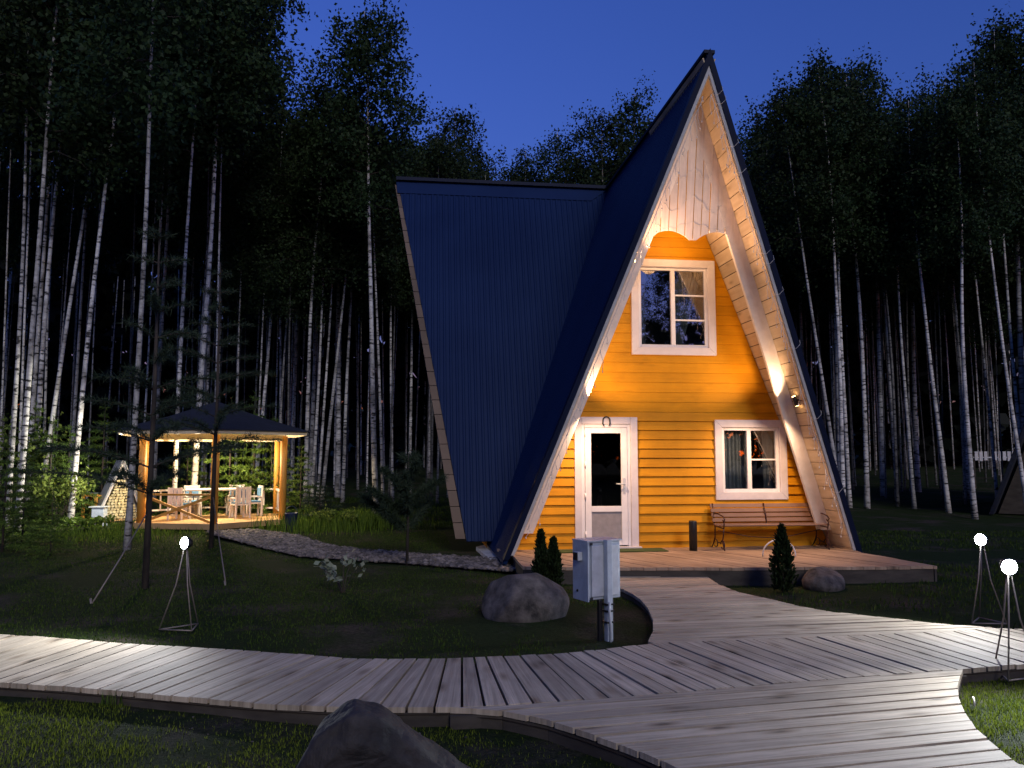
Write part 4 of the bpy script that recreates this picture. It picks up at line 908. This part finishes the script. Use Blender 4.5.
# ------------------------------------------------------------------ bench, bollard, mat, hoop
BN = h2w(1.50, -.34); bench = empty('garden_bench', 'wooden slatted bench with curly iron ends under the lower window', 'bench', (BN.x, BN.y, ZD), PSI)
bench.scale = (1,1,.88); BW2 = .90
for k, yy in enumerate((-.20,-.115,-.03,.055)):
    mb = MB(); mb.box(-BW2,BW2,yy,yy+.07,.405+.012*abs(k-1.5),.43+.012*abs(k-1.5)); mb.build('seat_slat', M['slat'], bench, .006)
for k in range(4):
    z0 = .475+.084*k; y0 = .13+.03*k; mb = MB(); mb.prism((-BW2,y0,z0),(BW2,y0,z0),(0,.022,0),(0,.022,.066)); mb.build('back_slat', M['slat'], bench, .005)
for x in (-BW2+.04, BW2-.04):
    mb = MB(); cr = lambda pts, rr=.011: mb.tube([(x, a, c) for a, c in pts], rr, 7)
    cr([(-.24,.0),(-.20,.06),(-.16,.16),(-.20,.28),(-.22,.38)]); cr([(.30,.0),(.22,.08),(.15,.2),(.14,.38),(.20,.62),(.245,.80)])
    cr([(-.22,.39),(.14,.40)]); cr([(.2,.62),(.0,.63),(-.2,.60),(-.26,.55),(-.22,.50),(-.18,.53)]); cr([(-.22,.39),(-.24,.48),(-.22,.50)])
    cr([(-.16+.075*math.cos(w), .10+.075*math.sin(w)) for w in np.linspace(0,5.6,16)], .009); cr([(.12+.07*math.cos(w), .10+.07*math.sin(w)) for w in np.linspace(0,5.6,16)], .009); cr([(-.09,.12),(.05,.12)], .009)
    mb.build('iron_end', M['iron'], bench)
mb = MB(); mb.tube([(-BW2+.04,.02,.33),(-.35,.02,.22),(0,.02,.19),(.35,.02,.22),(BW2-.04,.02,.33)], .008, 6); mb.build('stretcher', M['iron'], bench)
for x in (0,):
    mb = MB(); mb.tube([(x,.12,.40),(x,.15,.6),(x,.225,.80)], .012, 6); mb.build('back_strap', M['iron'], bench)
q = h2w(.17,-.48); mb = MB(); mb.lathe([(0,0),(.062,0),(.062,.44),(.056,.46),(0,.46)], n=20); o = mb.build('bollard', M['black']); o.location = (q.x, q.y, ZD+.004); tag(o, 'black cylindrical bollard on the terrace between door and bench', 'bollard')
mb = MB(); mb.box(-.95,.75,-.55,-.17,.004,.016); mt = mb.build('door_mat', M['mat']); mt.location = h2w(-1.0,0,ZD); mt.rotation_euler.z = PSI; tag(mt, 'green artificial grass mat lying in front of the cabin door', 'mat')
q = px(778,556,ZD); mb = MB(); mb.tube([(.24*math.cos(w), .03*math.sin(w*2), .20*math.sin(w)) for w in np.linspace(R(-12), R(192), 20)], .011, 7); o = mb.build('wire_hoop', M['cable']); o.location = (q[0], q[1]-.05, ZD+.045); tag(o, 'pale hoop standing behind the thuja in front of the bench', 'hoop')
sp_ = [px(*p, GZ+.05) for p in [(476,548),(487,545.5),(508,558.5),(490,561)]]
mb = MB(); mb.hexa([(x, y, GZ) for x, y in sp_]+[(x, y, GZ+.075) for x, y in sp_]); o = mb.build('paving_slab', M['slab'], None, .01); tag(o, 'pale concrete slab lying at the foot of the dark cabin roof', 'slab')
q = px(975,713,GZ); mb = MB(); mb.tube([(0,0,0),(.03,.055,.02),(.05,.10,.03)], .006, 6); o = mb.build('dry_stick', M['dry']); o.location = (q[0], q[1], gzs(*q)+.035); tag(o, 'short pale stick in the bright grass at lower right', 'stick')
# ------------------------------------------------------------------ gazebo
gc = px(207,527,GZ); GXc, GYc = gc[0]-.20, gc[1]+.9
gza = GZ+.02; GA = R(21)
GZB = empty('gazebo', 'lit six-sided wooden gazebo with a dark roof at the edge of the wood', 'gazebo', (GXc, GYc, gza), GA)
RP, RR = 1.84, 2.42; EV = 2.14; hexp = lambda r_, k: Vector((r_*math.cos(R(-90+60*k)), r_*math.sin(R(-90+60*k)), 0))
mb = MB(); fp = [hexp(RP+.16, k) for k in range(6)]; n = 6
mb.poly([(p.x,p.y,0) for p in fp]+[(p.x,p.y,.13) for p in fp], [tuple(range(5,-1,-1)), tuple(range(6,12))]+[(k,(k+1)%6,(k+1)%6+6,k+6) for k in range(6)]); mb.build('floor', M['gpine'], GZB)
for k in range(6):
    p = hexp(RP, k); mb = MB(); mb.tube([(p.x,p.y,.13),(p.x,p.y,EV+.02)], .085, 14); mb.build('post', M['gpost'], GZB)
    a, b_ = hexp(RP, k), hexp(RP, (k+1) % 6); d = (b_-a).normalized()
    mb = MB(); mb.bar(a+Vector((0,0,EV-.02)), b_+Vector((0,0,EV-.02)), .09, .13); mb.build('header_beam', M['gtrim'], GZB)
    a, b_ = hexp(RR, k), hexp(RR, (k+1) % 6); mb = MB(); mb.bar(a+Vector((0,0,EV+.08)), b_+Vector((0,0,EV+.08)), .035, .085); mb.build('eave_board', M['gtrim'], GZB)
mb = MB(); ap = Vector((0,0,EV+.92)); q6 = [hexp(RR+.05, k)+Vector((0,0,EV+.125)) for k in range(6)]; q7 = [hexp(RR+.05, k)+Vector((0,0,EV+.15)) for k in range(6)]
for k in range(6):
    a, b_ = q7[k], q7[(k+1)%6]; mid = .5
    a2, b2_ = a.lerp(ap, mid)-Vector((0,0,.04)), b_.lerp(ap, mid)-Vector((0,0,.04))
    mb.face([a, b_, b2_, a2]); mb.face([a2, b2_, ap]); mb.face([q6[k], q6[(k+1)%6], b_, a])
mb.build('roof', M['shingle'], GZB)
mb = MB()
for k in range(6): mb.face([q6[(k+1)%6]-Vector((0,0,.012)), q6[k]-Vector((0,0,.012)), Vector((0,0,EV+.66))])
mb.build('ceiling', M['gtrim'], GZB)
mb = MB(); mb.lathe([(.0,-.06),(.09,-.04),(.1,.04),(.03,.09),(0,.09)], (0,0,EV+.30)); mb.build('ceiling_lamp', M['warm'], GZB)
mb = MB(); mb.tube([(0,0,EV+.38),(0,0,EV+.68)], .006, 6); mb.build('lamp_cord', M['black'], GZB)
light('gazebo_light', 'POINT', (0,0,EV+.16), 420, (1,.84,.56), GZB, .08)
p = hexp(RP, 5); p = Vector((p.x-.14, p.y-.02, EV-.25)); fa = Vector((-1,.25,-.22)).normalized()
mb = MB(); mb.tube([p-fa*.05, p+fa*.02], [.05,.075], 14); mb.build('floodlight', M['black'], GZB)
mb = MB(); mb.tube([p+fa*.021, p+fa*.026], .06, 14); mb.build('flood_lens', M['bulb'], GZB)
light('flood', 'SPOT', p+fa*.06, 520, (1,.96,.84), GZB, .05, 150, p+fa*3, .7)
def railing(k, x_brace):
    a, b_ = hexp(RP, k), hexp(RP, (k+1)%6); d = (b_-a).normalized(); a, b_ = a+d*.09, b_-d*.09; t_ = MB()
    t_.bar(a+Vector((0,0,.78)), b_+Vector((0,0,.78)), .06, .045)
    if x_brace: t_.bar(a+Vector((0,0,.15)), b_+Vector((0,0,.74)), .035, .06); t_.bar(a+Vector((0,0,.74))+Vector((.0,.03,0)), b_+Vector((0,.03,.15)), .033, .06)
    else:
        t_.bar(a+Vector((0,0,.28)), b_+Vector((0,0,.28)), .05, .04)
        for i in range(1,6): q = a.lerp(b_, i/6); t_.box(q.x-.018,q.x+.018,q.y-.014,q.y+.014,.30,.757)
    t_.build('railing', M['gpost'] if x_brace else M['whitewood'], GZB)
railing(5, True); railing(1, False); railing(2, False); railing(3, False); railing(4, True)
# furniture inside, each a thing of its own
fz = gza+.13
def gl2w(x, y): return (GXc+x*math.cos(GA)-y*math.sin(GA), GYc+x*math.sin(GA)+y*math.cos(GA), fz)
tb = empty('garden_table', 'white wooden table with a light top inside the gazebo', 'table', gl2w(-.05,.15), GA)
mb = MB(); mb.box(-.62,.62,-.36,.36,.68,.72); mb.build('tabletop', M['whitewood'], tb, .006)
for sx in (-.5,.5):
    mb = MB(); mb.bar((sx,-.28,0),(sx,.1,.68),.06,.06); mb.bar((sx+.004,.28,0),(sx+.004,-.1,.678),.056,.06); mb.build('leg', M['whitewood'], tb)
def chair(x, y, rz, label):
    p = gl2w(x, y); c = empty('garden_chair', label, 'chair', p, GA+rz, 'white gazebo chairs with blue cushions'); c.scale = (.84,.84,.84)
    mb = MB(); mb.box(-.23,.23,-.22,.22,.38,.42); mb.build('seat', M['whitewood'], c, .005)
    for sx in (-.2,.2):
        for sy, tz in ((-.2,.38),(.2,.93)):
            mb = MB(); mb.bar((sx*1.08,sy*1.1,0),(sx,sy*(1 if tz < .5 else 1.2),tz),.05,.05); mb.build('leg', M['whitewood'], c)
        mb = MB(); mb.box(sx-.03,sx+.03,-.24,.2,.58,.61); mb.build('armrest', M['whitewood'], c); mb = MB(); mb.bar((sx,-.2,.42),(sx,-.2,.58),.04,.04); mb.build('arm_post', M['whitewood'], c)
    mb = MB()
    for i in range(3): mb.box(-.165+.12*i,-.075+.12*i,.225,.245,.44,.86)
    mb.box(-.23,.23,.22,.25,.86,.92); mb.build('backrest', M['whitewood'], c)
    mb = MB(); mb.box(-.2,.2,-.2,.2,.422,.47); mb.build('cushion', M['cushion'], c, .02)
    mb = MB(); mb.box(-.2,.2,.17,.215,.60,.86); mb.build('back_cushion', M['cushion'], c, .018)
chair(.62,-.35, R(200), 'white gazebo chair with blue cushion, nearest the open right front')
chair(.95,.25, R(-80), 'white gazebo chair with blue cushion, beside the right post')
chair(.55,.85, R(-10), 'white gazebo chair with blue cushion, behind the right half of the table')
chair(-.5,.85, R(10), 'white gazebo chair with blue cushion, behind the left half of the table')
chair(-.78,-.35, R(150), 'white gazebo chair behind the crossed left railing')
# bin
q = px(291,530,GZ); bn = empty('waste_bin', 'small dark blue bin standing right of the gazebo', 'bin', (q[0], q[1], gzs(*q)))
mb = MB(); mb.lathe([(0,0),(.12,0),(.145,.40),(.15,.41),(.15,.43),(.13,.43),(.12,.06),(0,.06)], n=16); mb.build('body', M['darkblue'], bn)
mb = MB(); mb.tube([(.14*math.cos(w),0,.42+.16*math.sin(w)) for w in np.linspace(0,math.pi,12)], .007, 6); mb.build('handle', M['darkblue'], bn)
# woodshed: steep little roof over round-stacked logs
q = px(118,521,GZ); ws = empty('woodshed', 'small steep-roofed shelter stacked with split firewood left of the gazebo', 'woodshed', (q[0], q[1], gzs(*q)), R(38))
hW, hH, dp = .58, 1.5, .5
rr_ = random.Random(3); mb = MB()
zz = .09; row = 0
while zz < 1.05:
    half = hW*(1-zz/hH)-.10; x = -half+rr_.uniform(0,.02)
    while x < half:
        r0 = rr_.uniform(.030,.045); y0 = -dp/2+rr_.uniform(-.02,.03); k = rr_.choice((5,6,7)); a0 = rr_.uniform(0,6)
        pr = [(x+r0*1.05*math.cos(a0+6.283*i/k)*rr_.uniform(.85,1.1), zz+r0*math.sin(a0+6.283*i/k)*rr_.uniform(.85,1.1)) for i in range(k)]
        mb.poly([(u, y0, w) for u, w in pr]+[(u, dp/2, w) for u, w in pr], [tuple(range(k))]+[(i,(i+1)%k,(i+1)%k+k,i+k) for i in range(k)]); x += r0*2.02
    zz += .072; row += 1
mb.build('firewood', M['log'], ws)
for sg in (-1, 1):
    mb = MB(); a = Vector((sg*hW*1.0, 0, .28)); top = Vector((0, 0, hH+.05)); a.x = sg*hW*(1-.28/hH)+sg*.03
    mb.prism(a+Vector((0,-dp/2-.1,0)), top+Vector((0,-dp/2-.1,0)), (sg*.03,0,.012), (0,dp+.2,0)); mb.build('roof', M['greyroof'], ws)
    mb = MB(); mb.bar((sg*(hW-.0),-dp/2-.03,0),(0,-dp/2-.03,hH),.05,.04,(0,1,0)); mb.bar((sg*(hW-.0),dp/2,0),(0,dp/2,hH),.05,.04,(0,1,0)); mb.build('frame', M['whitewood'], ws)
mb = MB(); mb.box(-hW+.02,hW-.02,-dp/2+.02,dp/2,.0,.05); mb.build('base', M['gpine'], ws)
# wooden rack and grill beside it
q = px(92,521,GZ); rk = empty('wooden_rack', 'low brown wooden rack of posts and rails left of the woodshed', 'rack', (q[0], q[1], gzs(*q)), R(-8))
for x in (-.16,.20):
    for y in (-.15,.15): mb = MB(); mb.box(x-.03,x+.03,y-.03,y+.03,-.05,.66); mb.build('leg', M['gpost'], rk)
for zz in (.36,.60): mb = MB(); mb.box(-.20,.30,-.16,.16,zz,zz+.04); mb.build('shelf', M['gpost'], rk)
q = px(105,525,GZ); gr = empty('grill', 'grey box grill on legs between the rack and the woodshed', 'grill', (q[0]-.02, q[1]-.25, gzs(*q)), R(5))
mb = MB(); mb.box(-.14,.14,-.12,.12,.22,.46); mb.build('firebox', M['steel'], gr, .01); mb = MB(); mb.box(-.2,.17,-.15,.15,.465,.485); mb.build('lid', M['steel2'], gr)
for x in (-.11,.11):
    for y in (-.09,.09): mb = MB(); mb.bar((x,y,.22),(x*1.3,y*1.3,-.03),.025,.025); mb.build('leg', M['steel'], gr)
q = px(80,520,GZ); wt = empty('work_table', 'pale grey side table behind the birch foot, left of the rack', 'table', (q[0], q[1]+.3, gzs(*q)), R(0))
mb = MB(); mb.box(-.26,.26,-.2,.2,.60,.63); mb.build('tabletop', M['steel2'], wt)
for x in (-.22,.22):
    for y in (-.16,.16): mb = MB(); mb.box(x-.02,x+.02,y-.02,y+.02,-.05,.60); mb.build('leg', M['steel'], wt)
# ------------------------------------------------------------------ neighbouring cabin cut by the right edge, and added pale slats standing in for a sky gap in the far wood
a = pxd(1012,500,20); nb = empty('neighbour_cabin', 'dark roof of a neighbouring A-frame cabin cut by the right edge', 'house', (a.x+3.6, 21.6, GZ), -.62)
mb = MB(); mb.poly([(-2.8,0,0),(-2.8,7,0),(0,7,7.2),(0,-1.2,7.2),(-2.68,0,0),(-2.68,7,0),(0,7,6.95),(0,-1.2,6.95)], [(0,1,2,3),(7,6,5,4),(0,3,7,4),(1,0,4,5)]); mb.build('roof', M['shingle'], nb)
mb = MB(); mb.poly([(2.8,0,0),(2.8,7,0),(0.004,7,7.2),(0.004,-1.2,7.2),(2.68,0,0),(2.68,7,0),(0.004,7,6.95),(0.004,-1.2,6.95)], [(3,2,1,0),(4,5,6,7),(4,7,3,0),(5,4,0,1)]); mb.build('roof', M['shingle'], nb)
mb = MB(); mb.poly([(-2.6,.6,0),(2.6,.6,0),(0,.6,6.6)], [(0,1,2)]); mb.build('wall', M['skirt'], nb)
q = pxd(996,458,34); fn = empty('sky_gap_slats', 'added pale slats standing for a gap of sky low between the far right stems', 'sky gap', (q.x, 34, q.z))  # added slats take the place of pale sky showing between stems
for k in range(9):
    if k in (3,): continue
    mb = MB(); mb.box(-.9+.2*k,-.76+.2*k,0,.03,-.10-.03*(k%2),.28); mb.build('slat', M['slab'], fn)
mb = MB(); mb.box(-.95,.95,.032,.06,-.0,.05); mb.build('added_rail', M['slab'], fn)
for x in (-.9,.9): mb = MB(); mb.box(x-.03,x+.03,.061,.12,gzs(q.x,34)-q.z-.1,.28); mb.build('post', M['skirt'], fn)
# trees on the camera's side that the cabin windows mirror
for x, y, h, lb in [(-5.2,-9,11,'birch behind the viewer mirrored in the upper window, left'),(1.2,-16,10,'birch behind the viewer mirrored in the upper window, low'),(7.5,-12,12,'birch behind the viewer mirrored in the lower window'),(-13,-14,12,'birch behind the viewer left of the walk'),(13,-9,12,'birch behind the viewer right of the walk')]:
    birch('mid2', (x, y), h, lb, 'birches on the near side of the walk')
